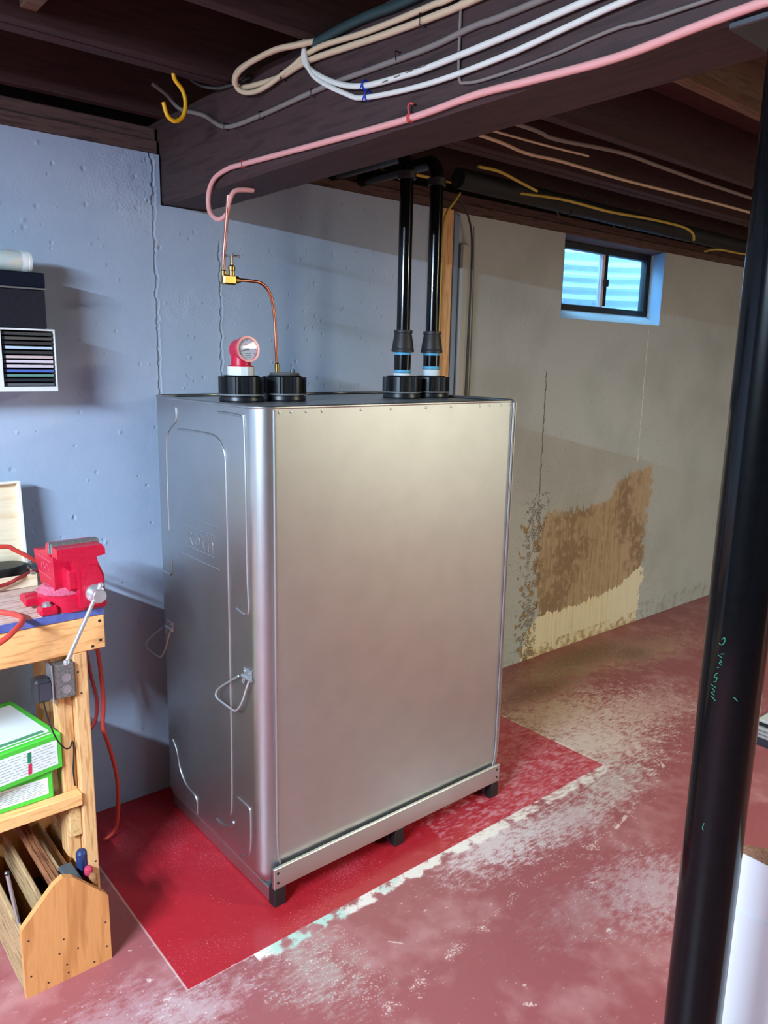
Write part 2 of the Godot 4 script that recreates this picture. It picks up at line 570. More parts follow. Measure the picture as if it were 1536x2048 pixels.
# ---------------------------------------------------------------- poured concrete wall behind the tank
func build_back_wall() -> void:
	var x0 := -0.4
	var x1 := 5.2
	var yt := 2.3
	var w := 2040
	var h := 838
	var big := noise_bytes(w, h, 51, 0.005, 4)
	var mid := noise_bytes(w, h, 52, 0.04, 5)
	var fine := noise_bytes(w, h, 53, 0.3, 3)
	var drip := noise_bytes(w, h, 54, 0.05, 4)
	# vertical streaks: sample one noise with y squeezed
	var nv := FastNoiseLite.new()
	nv.seed = 55
	nv.frequency = 0.11
	var vimg := nv.get_image(w, 40)
	vimg.resize(w, h, Image.INTERPOLATE_CUBIC)
	vimg.convert(Image.FORMAT_L8)
	var vst := vimg.get_data()
	var brown := PackedVector2Array([Vector2(2.763, 0.823), Vector2(3.025, 0.815), Vector2(3.241, 0.825), Vector2(3.389, 0.855), Vector2(3.454, 0.952), Vector2(3.629, 0.995), Vector2(3.805, 1.017), Vector2(3.824, 0.86), Vector2(3.801, 0.704), Vector2(3.784, 0.534), Vector2(3.794, 0.359), Vector2(3.669, 0.304), Vector2(3.55, 0.264), Vector2(3.093, 0.207), Vector2(2.747, 0.21), Vector2(2.707, 0.469), Vector2(2.703, 0.683)])
	var creamp := PackedVector2Array([Vector2(2.747, 0.235), Vector2(3.093, 0.23), Vector2(3.55, 0.28), Vector2(3.8, 0.385), Vector2(3.788, 0.157), Vector2(3.781, -0.02), Vector2(2.6, -0.02), Vector2(2.654, 0.152)])
	var paint_a := C(162, 177, 197)
	var paint_b := C(172, 184, 202)
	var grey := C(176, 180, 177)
	var d := PackedByteArray()
	d.resize(w * h * 3)
	var hd := PackedByteArray()
	hd.resize(w * h)
	for j in h:
		var y := yt * (1.0 - (j + 0.5) / h)
		for i in w:
			var x := x0 + (x1 - x0) * (i + 0.5) / w
			var q := j * w + i
			var nb := big[q] / 255.0
			var nm := mid[q] / 255.0
			var nf := fine[q] / 255.0
			var ns := vst[q] / 255.0
			var nd := drip[q] / 255.0
			var col := paint_a.lerp(paint_b, clampf((nb - 0.5) * 2.0 + 0.5, 0.0, 1.0))
			# beyond the timber stud the warmer light is painted in as greyer colour
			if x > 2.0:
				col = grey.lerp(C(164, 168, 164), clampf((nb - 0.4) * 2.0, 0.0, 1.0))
			var hh := 0.5 + (nm - 0.5) * 0.12 + (nf - 0.5) * 0.10
			if x > 2.2 and x < 4.7 and y < 1.45:
				if x < 4.0 and y < 1.3 and nf > 0.80 - clampf((1.2 - y) * 0.05, 0.0, 0.06) and nm > 0.5:
					col = col.lerp(C(92, 84, 76), 0.7)
				if x > 2.5 and x < 4.0 and y < 1.1:
					var p := Vector2(x + (nm - 0.5) * 0.10 + (nf - 0.5) * 0.03, y + (nm - 0.5) * 0.06 + (ns - 0.5) * 0.03)
					var inb := 0.0
					for jt in [Vector2.ZERO, Vector2((nf - 0.5) * 0.09, (ns - 0.5) * 0.08), Vector2((ns - 0.5) * 0.10, (nf - 0.5) * 0.07)]:
						if Geometry2D.is_point_in_polygon(p + jt, brown):
							inb += 0.333
					if inb > 0.0:
						var bc := C(176, 152, 120).lerp(C(138, 112, 82), clampf((ns - 0.35) * 1.8, 0.0, 1.0))
						bc = bc.lerp(C(206, 184, 136), clampf((nf - 0.55) * 2.2 + (ns - 0.6) * 1.4 + (nm - 0.55) * 2.0 + clampf((0.5 - y) * 0.6, 0.0, 0.2), 0.0, 0.75))
						if x > 3.55:
							bc = bc.lerp(C(184, 158, 130), 0.5)
						bc = bc.lerp(C(112, 88, 60), clampf((nb - 0.5) * 2.4 + (nm - 0.5) * 1.6, 0.0, 0.6))
						col = col.lerp(bc, clampf(inb + (nf - 0.5) * 0.3, 0.2, 0.95))
						hh -= 0.10 * inb
					if Geometry2D.is_point_in_polygon(p, creamp):
						col = C(230, 220, 188).lerp(C(212, 196, 152), clampf((ns - 0.4) * 1.6 + (nf - 0.5), 0.0, 1.0))
						if x > 3.45:
							col = col.lerp(C(226, 220, 196), 0.6)
						if y < 0.07:
							col = col.lerp(C(158, 126, 82), clampf((nm - 0.45) * 3.0 + (nf - 0.5) * 2.0 + (0.04 - y) * 8.0, 0.0, 0.75))
						hh -= 0.06
				# dark mould along the joint
				var jx := 2.70 - clampf((0.9 - y) * 0.05, 0.0, 0.05)
				var dj := absf(x - jx + (nd - 0.5) * 0.12)
				var dens := 0.55 if (y < 0.9 and y > 0.62) or y < 0.32 else 0.2
				if y < 0.95 and dj < 0.07 and nf > 0.66 - dens * 0.25 and nm > 0.42:
					col = col.lerp(C(56, 50, 44), 0.75)
				if y < 0.8 and x > 2.56 and x < 2.72 and nd > 0.55 and nm > 0.45:
					col = col.lerp(C(150, 116, 74), clampf((nd - 0.55) * 7.0, 0.0, 0.85))
				if y < 0.13 and x > 3.82 and nm > 0.52:
					col = col.lerp(C(140, 134, 124), clampf((nm - 0.52) * 5.0 + (nf - 0.6) * 2.0, 0.0, 0.5))
			# hairline cracks and board joints of the old formwork
			for cr in [[0.567, 0.0, 2.3, 0.004, 0], [0.81, 1.3, 2.05, 0.003, 0], [2.705, 0.9, 1.6, 0.003, 0], [3.64, 1.05, 1.85, 0.003, 1], [1.70, 1.5, 2.1, 0.0025, 2]]:
				if y > cr[1] and y < cr[2]:
					var off: float = (nd - 0.5) * 0.014
					if cr[4] == 0 and cr[0] < 0.6:
						off = (nd - 0.5) * (0.018 if y > 1.75 else 0.005)
					var dx := absf(x - cr[0] + off)
					if dx < cr[3] * (0.6 + nm):
						if cr[4] == 0:
							hh -= 0.42
							if x > 2.0:
								col = col.lerp(C(70, 66, 60), 0.7)
						else:
							col = col.lerp(C(226, 224, 216), 0.8)
					elif dx < 0.016 and cr[4] == 0 and x < 1.0:
						hh += 0.22 * (1.0 - dx / 0.016)
			if x < 1.1 and y > 1.75 and x > 0.1:
				# patchy trowelled lumps near the beam pocket
				var k := clampf(1.0 - absf(x - 0.62) * 2.6, 0.0, 1.0) * clampf((nb - 0.38) * 5.0, 0.0, 1.0)
				hh += k * ((nf - 0.5) * 0.35 + (nm - 0.5) * 0.5)
			hd[q] = int(clampf(hh, 0.0, 1.0) * 255.0)
			d[q * 3] = col.r8
			d[q * 3 + 1] = col.g8
			d[q * 3 + 2] = col.b8
	# pits and blisters in the paint
	var rng := RandomNumberGenerator.new()
	rng.seed = 77
	for k in 1500:
		var px := rng.randi_range(8, w - 9)
		var py := rng.randi_range(8, h - 9)
		var r := rng.randf_range(1.2, 3.0)
		var up := rng.randf() < 0.45
		var sx := rng.randf_range(0.6, 1.2)
		for b in range(-5, 6):
			for a in range(-5, 6):
				var rr := sqrt(a * a * sx + b * b * 0.6) / r
				if rr < 1.0:
					var q := (py + b) * w + px + a
					hd[q] = int(clampf(hd[q] + (110.0 if up else -120.0) * (1.0 - rr), 0, 255))
	var m := mat(Color.WHITE, 0.62)
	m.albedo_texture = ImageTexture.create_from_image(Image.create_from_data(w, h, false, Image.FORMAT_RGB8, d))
	m.texture_repeat = false
	m.heightmap_enabled = true
	m.heightmap_texture = ImageTexture.create_from_image(Image.create_from_data(w, h, false, Image.FORMAT_L8, hd))
	m.heightmap_scale = 0.6
	org = Vector3.ZERO
	var st := mb()
	# face pieces around the beam pocket and the window opening
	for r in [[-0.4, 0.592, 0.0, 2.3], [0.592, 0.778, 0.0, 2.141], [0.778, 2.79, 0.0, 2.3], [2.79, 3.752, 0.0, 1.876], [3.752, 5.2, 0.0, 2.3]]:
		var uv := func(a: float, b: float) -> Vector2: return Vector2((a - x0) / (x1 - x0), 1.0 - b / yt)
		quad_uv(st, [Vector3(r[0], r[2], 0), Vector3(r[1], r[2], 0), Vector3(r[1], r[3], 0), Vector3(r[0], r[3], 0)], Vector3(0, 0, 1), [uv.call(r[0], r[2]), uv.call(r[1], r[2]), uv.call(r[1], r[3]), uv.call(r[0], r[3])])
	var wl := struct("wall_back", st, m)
	# the thickness behind the face, and the plain lengths beyond it
	st = mb()
	for r in [[-2.75, -0.4, 2.3, 0.0], [5.2, 7.15, 2.3, 0.0], [-0.4, 0.592, 2.3, -0.002], [0.592, 0.778, 2.141, -0.002], [0.778, 2.79, 2.3, -0.002], [2.79, 3.86, 1.874, -0.002], [3.86, 5.2, 2.3, -0.002]]:
		bx(st, Vector3(r[0], -0.12, -0.2), Vector3(r[1], r[2] - 0.0005, r[3]), 0.0)
	prism(st, [Vector2(3.752, -0.002), Vector2(3.86, -0.002), Vector2(3.86, -0.2)], 0.425, Transform3D(Basis(Vector3(1, 0, 0), Vector3(0, 0, 1), Vector3(0, 1, 0)), Vector3(0, 1.8745, 0)))
	part(wl, "wall_core", st, mat(C(167, 180, 199), 0.75))

func build_shell() -> void:
	org = Vector3.ZERO
	var st := mb()
	bx(st, Vector3(-2.75, -0.12, 0), Vector3(-2.6, 2.7, 6.15), 0.0)
	struct("wall_left", st, M.plain_wall)
	st = mb()
	bx(st, Vector3(7.0, -0.12, 0), Vector3(7.15, 2.7, 6.15), 0.0)
	struct("wall_right", st, M.plain_wall)
	st = mb()
	bx(st, Vector3(-2.6, -0.12, 6.0), Vector3(7.0, 2.7, 6.15), 0.0)
	struct("wall_front", st, M.plain_wall)
	st = mb()
	for r in [[4.55, 4.65, 0.0, 2.18], [6.55, 6.65, 0.0, 2.18], [4.65, 6.55, 2.08, 2.18], [4.65, 6.55, 0.0, 0.3], [5.56, 5.64, 0.3, 2.08]]:
		bx(st, Vector3(r[0], r[2], 5.945), Vector3(r[1], r[3], 5.999), 0.004)
	var dr := struct("door_1", st, M.white)
	for r in [[4.65, 5.56], [5.64, 6.55]]:
		st = mb()
		bx(st, Vector3(r[0], 0.3, 5.955), Vector3(r[1], 2.08, 5.965), 0.0)
		part(dr, "window_pane", st, glow(Color(1.0, 0.96, 0.88), 1.0), "frosted daylit pane")

# ---------------------------------------------------------------- joists and boards overhead
func build_ceiling() -> void:
	org = Vector3.ZERO
	var st := mb()
	bx(st, Vector3(-2.75, 2.61, -0.2), Vector3(7.15, 2.7, 6.15), 0.0)
	var ce := struct("ceiling", st, M.subfloor)
	var zs := [0.0, 0.42, 0.461, 0.87, 1.33, 1.78, 2.24, 2.69, 3.15, 3.6, 4.06, 4.5, 4.96, 5.4, 5.86]
	for i in zs.size():
		st = mb()
		bx(st, Vector3(-2.6, 2.41 + (0.004 if i == 2 else 0.0), zs[i]), Vector3(7.0, 2.612, zs[i] + 0.039), 0.003)
		part(ce, "joist", st, M.tan_wood if i == 4 else M.joist)
	st = mb()
	bx(st, Vector3(0.03, 2.44, 0.502), Vector3(0.07, 2.611, 0.868), 0.003)
	part(ce, "blocking", st, M.tan_wood)
	st = mb()
	bx(st, Vector3(-2.6, 2.3, -0.165), Vector3(0.59, 2.345, -0.004), 0.004)
	bx(st, Vector3(0.78, 2.3, -0.165), Vector3(7.0, 2.345, -0.004), 0.004)
	struct("trim_1", st, M.sill)
	st = mb()
	bx(st, Vector3(-2.6, 2.345, -0.165), Vector3(0.59, 2.386, -0.016), 0.004)
	bx(st, Vector3(0.78, 2.345, -0.165), Vector3(7.0, 2.386, -0.016), 0.004)
	struct("trim_2", st, M.sill)
	st = mb()
	bx(st, Vector3(-2.75, 2.3, -0.2), Vector3(7.15, 2.612, -0.166), 0.0)
	struct("trim_3", st, M.joist)

# ---------------------------------------------------------------- main beam
func build_beam() -> void:
	var t := thing("timber_beam", "thick dark brown timber beam set in a wall pocket under the joists", "beam", Vector3(0.685, 2.143, -0.13))
	var st := mb()
	# slightly uneven edges: built from stations along z
	var rng := RandomNumberGenerator.new()
	rng.seed = 5
	var n := 60
	var prev := []
	for i in n + 1:
		var z := -0.13 + 6.1 * i / n
		var e := rng.randf_range(-0.0015, 0.0015)
		var f := rng.randf_range(-0.0015, 0.0015)
		var b := 0.008
		var s := [Vector3(0.6 + e, 2.143 + b, z), Vector3(0.6 + b, 2.143 + f, z), Vector3(0.77 - b, 2.143 + f, z), Vector3(0.77, 2.143 + b, z), Vector3(0.77, 2.409, z), Vector3(0.6 + e, 2.409, z)]
		if i > 0:
			var nn := [Vector3(-0.7, -0.7, 0).normalized(), Vector3.DOWN, Vector3(0.7, -0.7, 0).normalized(), Vector3.RIGHT, Vector3.UP, Vector3.LEFT]
			for k in 6:
				var l := (k + 1) % 6
				quad(st, prev[k], prev[l], s[l], s[k], nn[k])
		else:
			for k in range(1, 5):
				tri(st, s[0], s[k], s[k + 1], Vector3(0, 0, -1), Vector3(0, 0, -1), Vector3(0, 0, -1))
		prev = s
	part(t, "timber", st, M.beam)

# ---------------------------------------------------------------- steel post
func build_post() -> void:
	var c := Vector3(0.685, 0, 2.037)
	var t := thing("steel_column", "glossy black round steel column with green handwriting under the beam", "column", c)
	var xf := Transform3D(Basis.IDENTITY, c)
	var st := mb()
	lathe(st, [Vector2(0.05, 0.012), Vector2(0.05, 2.132)], xf, 48)
	part(t, "shaft", st, M.post)
	st = mb()
	bx(st, c + Vector3(-0.1, 0, -0.1), c + Vector3(0.1, 0.012, 0.1), 0.002)
	part(t, "base_plate", st, M.post)
	st = mb()
	bx(st, c + Vector3(-0.088, 2.132, -0.075), c + Vector3(0.085, 2.1425, 0.1), 0.002)
	part(t, "cap_plate", st, M.dark_steel)
	# green crayon marks running up the shaft
	st = mb()
	var cam := Vector3(-0.5855, 0, 2.6022)
	var d0 := atan2(cam.z - c.z, cam.x - c.x)
	var R := func(a: float, y: float) -> Vector3: return c + Vector3(cos(a) * 0.0506, y, sin(a) * 0.0506)
	# letters as strokes: [across (radians), up] pairs
	var strokes := [
		[[0.44, 1.199], [0.36, 1.204], [0.34, 1.196], [0.44, 1.190], [0.52, 1.192]],
		[[0.30, 1.176], [0.42, 1.174]], [[0.50, 1.171], [0.36, 1.168]], [[0.44, 1.164], [0.36, 1.161], [0.44, 1.158], [0.36, 1.155]],
		[[0.42, 1.150], [0.50, 1.149]],
		[[0.44, 1.140], [0.52, 1.136], [0.56, 1.130], [0.46, 1.132], [0.48, 1.124], [0.56, 1.122]],
		[[0.66, 1.116], [0.46, 1.113]], [[0.60, 1.110], [0.48, 1.106], [0.60, 1.102], [0.48, 1.099]], [[0.60, 1.096], [0.42, 1.090]],
		[[-0.2, 1.102], [-0.12, 1.104], [-0.26, 1.098]],
		[[0.34, 0.862], [0.38, 0.852], [0.34, 0.848]]]
	for s in strokes:
		var pts := []
		for p in s:
			pts.append(R.call(d0 + p[0], p[1]))
		tube(st, spline(pts, 4), 0.0008, 5)
	part(t, "handwriting", st, M.green_ink, "green crayon handwriting")

# ---------------------------------------------------------------- oil tank
func tank_section(y: float, ix: float, iz: float) -> Array:
	var x0 := 0.479 + ix
	var x1 := 1.539 - ix
	var z0 := 0.126 + iz
	var z1 := 0.81 - iz
	var rc := 0.05
	var out := []
	for c in [[x1 - rc, z1 - rc, 0.0], [x0 + rc, z1 - rc, PI / 2], [x0 + rc, z0 + rc, PI], [x1 - rc, z0 + rc, PI * 1.5]]:
		for k in 9:
			var a: float = c[2] + PI / 2 * k / 8.0
			out.append([Vector3(c[0] + cos(a) * rc, y, c[1] + sin(a) * rc), Vector3(cos(a), 0, sin(a))])
	return out

func build_tank() -> void:
	var t := thing("oil_tank", "tall galvanized steel oil tank with embossed side standing on the red painted patch", "tank", Vector3(1.009, 0, 0.468))
	var st := mb()
	var rings := []
	var rb := 0.06
	for k in 8:
		var a := PI / 2 * k / 7.0
		var ins := rb * (1.0 - sin(a))
		var sec := tank_section(0.05 + rb * (1.0 - cos(a)), ins, ins * 0.25)
		for v in sec:
			v[1] = (v[1] * sin(a) + Vector3.DOWN * cos(a) * (0.9 if absf(v[1].x) > 0.3 else 0.25)).normalized()
		rings.append(sec)
	for y in [0.5, 1.0, 1.51]:
		rings.append(tank_section(y, 0, 0))
	for i in rings.size() - 1:
		for k in 36:
			var l := (k + 1) % 36
			var a = rings[i]
			var b = rings[i + 1]
			tri(st, a[k][0], b[k][0], b[l][0], a[k][1], b[k][1], b[l][1])
			tri(st, a[k][0], b[l][0], a[l][0], a[k][1], b[l][1], a[l][1])
	var bot = rings[0]
	for k in range(1, 35):
		tri(st, bot[0][0], bot[k][0], bot[k + 1][0], Vector3.DOWN, Vector3.DOWN, Vector3.DOWN)
	part(t, "shell", st, M.galv)
	# lid sunk a little inside a rolled rim
	st = mb()
	var lid := tank_section(1.506, 0.006, 0.006)
	for k in range(1, 35):
		tri(st, lid[0][0], lid[k][0], lid[k + 1][0], Vector3.UP, Vector3.UP, Vector3.UP)
	part(t, "lid", st, M.galv)
	st = mb()
	var rim := []
	for v in tank_section(1.5115, 0.002, 0.002):
		rim.append(v[0])
	rim.append(rim[0])
	tube(st, rim, 0.0052, 8)
	part(t, "rim", st, M.galv)
	# standing seams where the front sheet meets the rounded sides
	for s in [[0.529, 1.0], [1.489, -1.0]]:
		st = mb()
		var xs: float = s[0] + (0.022 if s[1] < 0.0 else 0.0)
		var pts := []
		for p in [[0.0, 1.505], [0.0, 1.0], [0.0, 0.5], [0.0, 0.20], [0.004, 0.15], [0.014, 0.115], [0.03, 0.09]]:
			pts.append(Vector3(xs + p[0] * s[1], p[1], 0.811 if s[1] > 0.0 else 0.8085))
		tube(st, pts, 0.0045, 8)
		part(t, "seam", st, M.galv)
		if s[1] < 0.0:
			st = mb()
			for i in pts.size():
				pts[i] += Vector3(0.018, 0, -0.008)
			tube(st, pts, 0.0045, 8)
			part(t, "seam", st, M.galv)
	# pressed dimples under the rim
	var dim := mb()
	lathe(dim, [Vector2(0.0045, 0), Vector2(0.004, 0.0016), Vector2(0.0, 0.0022)], Transform3D(axis_to(Vector3(0, 0, 1)), org), 10)
	var dm := dim.commit()
	for x in [0.545, 0.583, 0.633, 0.687, 0.828, 0.944, 1.089, 1.2, 1.337, 1.386, 1.44, 1.485]:
		var o := MeshInstance3D.new()
		o.name = "rivet"
		o.mesh = dm
		o.material_override = M.galv
		t.add_child(o, true)
		o.position = Vector3(x, 1.4985, 0.81) - org
	# ribs pressed into the left side
	var ribs := [
		[[0.312, 1.484], [0.309, 1.443], [0.268, 1.417], [0.239, 1.379], [0.23, 1.25], [0.23, 1.073]],
		[[0.239, 0.97], [0.235, 0.922], [0.172, 0.918]],
		[[0.323, 1.416], [0.449, 1.419], [0.563, 1.416], [0.606, 1.394], [0.626, 1.358], [0.629, 1.266], [0.63, 1.121], [0.63, 0.8], [0.628, 0.425], [0.622, 0.251], [0.611, 0.217]],
		[[0.521, 0.155], [0.56, 0.155], [0.605, 0.172], [0.634, 0.201]],
		[[0.591, 1.487], [0.662, 1.487], [0.722, 1.484], [0.735, 1.474], [0.74, 1.316], [0.742, 1.036], [0.742, 0.922], [0.677, 0.918]],
		[[0.312, 1.142], [0.57, 1.142]], [[0.312, 1.013], [0.573, 1.013]], [[0.354, 1.112], [0.539, 1.112]], [[0.354, 1.045], [0.539, 1.045]],
		[[0.2, 0.303], [0.228, 0.273], [0.253, 0.21], [0.302, 0.171], [0.372, 0.158], [0.376, 0.10]],
		[[0.661, 0.3], [0.725, 0.3], [0.739, 0.279], [0.735, 0.165], [0.712, 0.125], [0.678, 0.105]]]
	for k in ribs.size():
		st = mb()
		var pts := []
		for p in ribs[k]:
			var inx := 0.0
			if p[1] < 0.11:
				var cc := clampf((0.11 - p[1]) / 0.06, 0.0, 1.0)
				inx = 0.06 * (1.0 - sqrt(1.0 - cc * cc))
			pts.append(Vector3(0.4795 + inx, p[1], p[0]))
		var fine: bool = k >= 5 and k <= 8
		tube(st, spline(pts, 5), 0.0026 if fine else 0.0045, 8)
		part(t, "embossed_rib", st, M.galv)
	var tm := TextMesh.new()
	tm.text = "Roth"
	var fo := SystemFont.new()
	fo.font_names = PackedStringArray(["Droid Sans"])
	fo.font_weight = 700
	tm.font = fo
	tm.font_size = 64
	tm.pixel_size = 0.00105
	tm.depth = 0.003
	var lt := MeshInstance3D.new()
	lt.name = "embossed_lettering"
	lt.mesh = tm
	lt.material_override = M.galv
	t.add_child(lt, true)
	lt.transform = Transform3D(Basis(Vector3(0, 0, 1.28), Vector3(0, 1, 0), Vector3(-1, 0, 0)), Vector3(0.4785, 1.079, 0.446) - org)
	# base rails and three runners with black end caps
	for z in [[0.820, 0.832], [0.104, 0.116]]:
		st = mb()
		bx(st, Vector3(0.503, 0.063, z[0]), Vector3(1.514, 0.132, z[1]), 0.002)
		part(t, "base_rail", st, M.galv)
	for s in [-0.492, -0.452]:
		for y in [0.083, 0.115]:
			st = mb()
			lathe(st, [Vector2(0.0045, 0.0), Vector2(0.0045, 0.0008), Vector2(0.0, 0.0008)], Transform3D(axis_to(Vector3(0, 0, 1)), Vector3(1.009 + (s if s < -0.47 else 0.489), y, 0.832)), 10)
			part(t, "bolt_hole", st, M.black)
	for x in [0.507, 0.989, 1.472]:
		st = mb()
		bx(st, Vector3(x, 0.004, 0.12), Vector3(x + 0.038, 0.0495, 0.8195), 0.002)
		part(t, "runner", st, M.galv)
		st = mb()
		bx(st, Vector3(x - 0.001, 0.0, 0.795), Vector3(x + 0.04, 0.062, 0.830), 0.002)
		part(t, "end_cap", st, M.black)
	# wire carrying handles
	for hz in [0.0, -0.525]:
		var hd := mb()
		bx(hd, Vector3(0.473, 0.728, 0.72 + hz), Vector3(0.4785, 0.752, 0.764 + hz), 0.001)
		tube(hd, [Vector3(0.471, 0.726, 0.716 + hz), Vector3(0.471, 0.726, 0.768 + hz)], 0.0055, 8)
		for z in [0.727, 0.735]:
			tube(hd, [Vector3(0.470, 0.724, z + hz), Vector3(0.468, 0.706, z - 0.006 + hz)], 0.0026, 6)
		var br := part(t, "handle_bracket", hd, M.steel)
		hd = mb()
		var wpts := []
		for p in [[0.703, 0.720], [0.640, 0.678], [0.590, 0.642], [0.578, 0.622], [0.588, 0.611], [0.640, 0.609], [0.690, 0.610], [0.714, 0.622], [0.736, 0.655], [0.750, 0.692], [0.762, 0.722]]:
			wpts.append(Vector3(0.466 - (0.724 - p[1]) * 0.10, p[1], p[0] + hz))
		tube(hd, spline(wpts, 4), 0.0032, 8)
		part(br, "handle_wire", hd, M.chrome)
		hd = mb()
		for z in [0.730, 0.754]:
			ball(hd, Vector3(0.473, 0.744, z + hz), 0.003, 8)
		part(br, "rivet", hd, M.chrome)
	# four threaded caps on the lid
	for x in [0.64, 0.80, 1.31, 1.455]:
		cap(t, Vector3(x, 1.506, 0.44))

func cap(t: Node3D, c: Vector3) -> void:
	var st := mb()
	var xf := Transform3D(Basis.IDENTITY, c)
	lathe(st, [Vector2(0.069, 0.0), Vector2(0.071, 0.006), Vector2(0.069, 0.016), Vector2(0.064, 0.017), Vector2(0.064, 0.021)], xf, 40)
	part(t, "neck_ring", st, M.black_cap)
	st = mb()
	lathe(st, [Vector2(0.0, 0.021), Vector2(0.074, 0.021), Vector2(0.074, 0.0255), Vector2(0.0, 0.0255)], xf, 40)
	part(t, "gasket", st, mat(C(112, 114, 116), 0.4))
	# cap with eight wings
	st = mb()
	var prof := []
	for k in 96:
		var a := TAU * k / 96
		var w := fposmod(a * 8 / TAU, 1.0)
		var r := 0.0585
		if w < 0.20:
			r = 0.0715
		elif w < 0.26 or w > 0.94:
			r = 0.065
		prof.append(Vector2(cos(a) * r, sin(a) * r))
	var top := Transform3D(Basis(Vector3(1, 0, 0), Vector3(0, 0, -1), Vector3(0, 1, 0)), c + Vector3(0, 0.0255, 0))
	prism(st, prof, 0.052, top)
	var cp := part(t, "screw_cap", st, M.black_cap)
	st = mb()
	lathe(st, [Vector2(0.0, 0.078), Vector2(0.054, 0.078), Vector2(0.056, 0.0815), Vector2(0.046, 0.0825), Vector2(0.0, 0.0825)], xf, 32)
	part(cp, "cap_plate", st, M.black_cap)

func build_tank_fittings() -> void:
	# float gauge
	var c := Vector3(0.64, 1.588, 0.44)
	var t := thing("level_gauge", "red plastic fuel gauge with round white dial on a white collar", "gauge", c)
	var st := mb()
	var hexp := []
	for k in 12:
		hexp.append(Vector2(cos(TAU * k / 12), sin(TAU * k / 12)) * 0.042)
	prism(st, hexp, 0.026, Transform3D(Basis(Vector3(1, 0, 0), Vector3(0, 0, -1), Vector3(0, 1, 0)), c))
	part(t, "collar", st, M.white)
	st = mb()
	lathe(st, [Vector2(0.0, 0.026), Vector2(0.039, 0.026), Vector2(0.039, 0.030), Vector2(0.031, 0.031), Vector2(0.030, 0.062), Vector2(0.0, 0.07)], Transform3D(Basis.IDENTITY, c), 28)
	var face := Vector3(0.0, 0.10, 0.99).normalized()
	var dc := c + Vector3(0.006, 0.078, 0.014)
	lathe(st, [Vector2(0.0, -0.05), Vector2(0.028, -0.046), Vector2(0.036, -0.034), Vector2(0.039, 0.012), Vector2(0.0, 0.012)], Transform3D(axis_to(face), dc), 28)
	part(t, "housing", st, M.red_cap)
	st = mb()
	var fc := dc + face * 0.014
	var fb := axis_to(face)
	lathe(st, [Vector2(0.0, 0.0), Vector2(0.034, 0.0), Vector2(0.034, 0.002), Vector2(0.0, 0.002)], Transform3D(fb, fc), 28)
	var dial := part(t, "dial", st, mat(C(212, 206, 208), 0.6))
	st = mb()
	lathe(st, [Vector2(0.033, -0.003), Vector2(0.040, -0.003), Vector2(0.040, 0.008), Vector2(0.033, 0.008), Vector2(0.033, 0.002)], Transform3D(fb, fc), 32)
	part(t, "bezel", st, mat(C(206, 66, 92), 0.2))
	# marks printed on the dial
	var rt := Vector3.UP.cross(face).normalized()
	var upv := face.cross(rt).normalized()
	var at := func(a: float, b: float) -> Vector3: return fc + face * 0.0026 + rt * a + upv * b
	st = mb()
	tube(st, [at.call(0.006, 0.002), at.call(-0.024, -0.007)], 0.0011, 6)
	ball(st, at.call(0.001, 0.0), 0.0035, 8)
	part(dial, "needle", st, M.black)
	st = mb()
	for k in 9:
		var a := deg_to_rad(210 - 30 * k)
		tube(st, [at.call(cos(a) * 0.026, sin(a) * 0.026), at.call(cos(a) * 0.030, sin(a) * 0.030)], 0.0008, 5)
	for y in [-0.013, -0.019, -0.024]:
		tube(st, [at.call(-0.010, y), at.call(0.011, y)], 0.0006, 5)
	part(dial, "dial_marks", st, M.black)
	st = mb()
	bx(st, at.call(-0.001, 0.013) - Vector3(0.007, 0.0025, 0.0006), at.call(-0.001, 0.013) + Vector3(0.007, 0.0025, 0.0006), 0.0, Basis(rt, upv, face))
	part(dial, "dial_mark", st, M.red_cap)
	st = mb()
	lathe(st, [Vector2(0.0, 0.007), Vector2(0.033, 0.007)], Transform3D(fb, fc), 28)
	part(t, "dial_glass", st, M.glass)
	# suction fitting on the second cap
	var c2 := Vector3(0.80, 1.5885, 0.44)
	t = thing("suction_flange", "grey round metal flange with small bolt on the second black cap", "fitting", c2)
	st = mb()
	lathe(st, [Vector2(0.0, 0.0), Vector2(0.048, 0.0), Vector2(0.050, 0.003), Vector2(0.047, 0.008), Vector2(0.0, 0.009)], Transform3D(Basis.IDENTITY, c2), 32)
	part(t, "disc", st, M.grey_metal)
	st = mb()
	lathe(st, [Vector2(0.0, 0.008), Vector2(0.008, 0.008), Vector2(0.008, 0.019), Vector2(0.0, 0.019)], Transform3D(Basis.IDENTITY, c2 + Vector3(0.028, 0, 0.004)), 6)
	part(t, "bolt", st, M.dark_steel)
	# copper fuel line and its valve
	var v := Vector3(0.602, 1.874, 0.44)
	t = thing("copper_fuel_line", "thin bare copper tube curving from the brass valve down to a black cap", "pipe", Vector3(0.77, 1.598, 0.44))
	st = mb()
	tube(st, spline([v + Vector3(0.03, 0, 0), v + Vector3(0.075, 0.001, 0), v + Vector3(0.115, -0.004, 0), v + Vector3(0.145, -0.032, 0.0), v + Vector3(0.160, -0.09, 0.0), v + Vector3(0.165, -0.17, 0.0), v + Vector3(0.169, -0.255, 0)], 6), 0.0052, 12)
	part(t, "tube", st, M.copper)
	st = mb()
	lathe(st, [Vector2(0.0, 0.0), Vector2(0.008, 0.0), Vector2(0.008, 0.012), Vector2(0.0085, 0.012), Vector2(0.0085, 0.026), Vector2(0.006, 0.03), Vector2(0.0, 0.03)], Transform3D(Basis.IDENTITY, Vector3(0.771, 1.5975, 0.44)), 6)
	part(t, "flare_nut", st, M.brass)
	t = thing("shutoff_valve", "small brass shut-off valve with a star handle between two copper tubes", "valve", v - Vector3(0, 0.016, 0))
	st = mb()
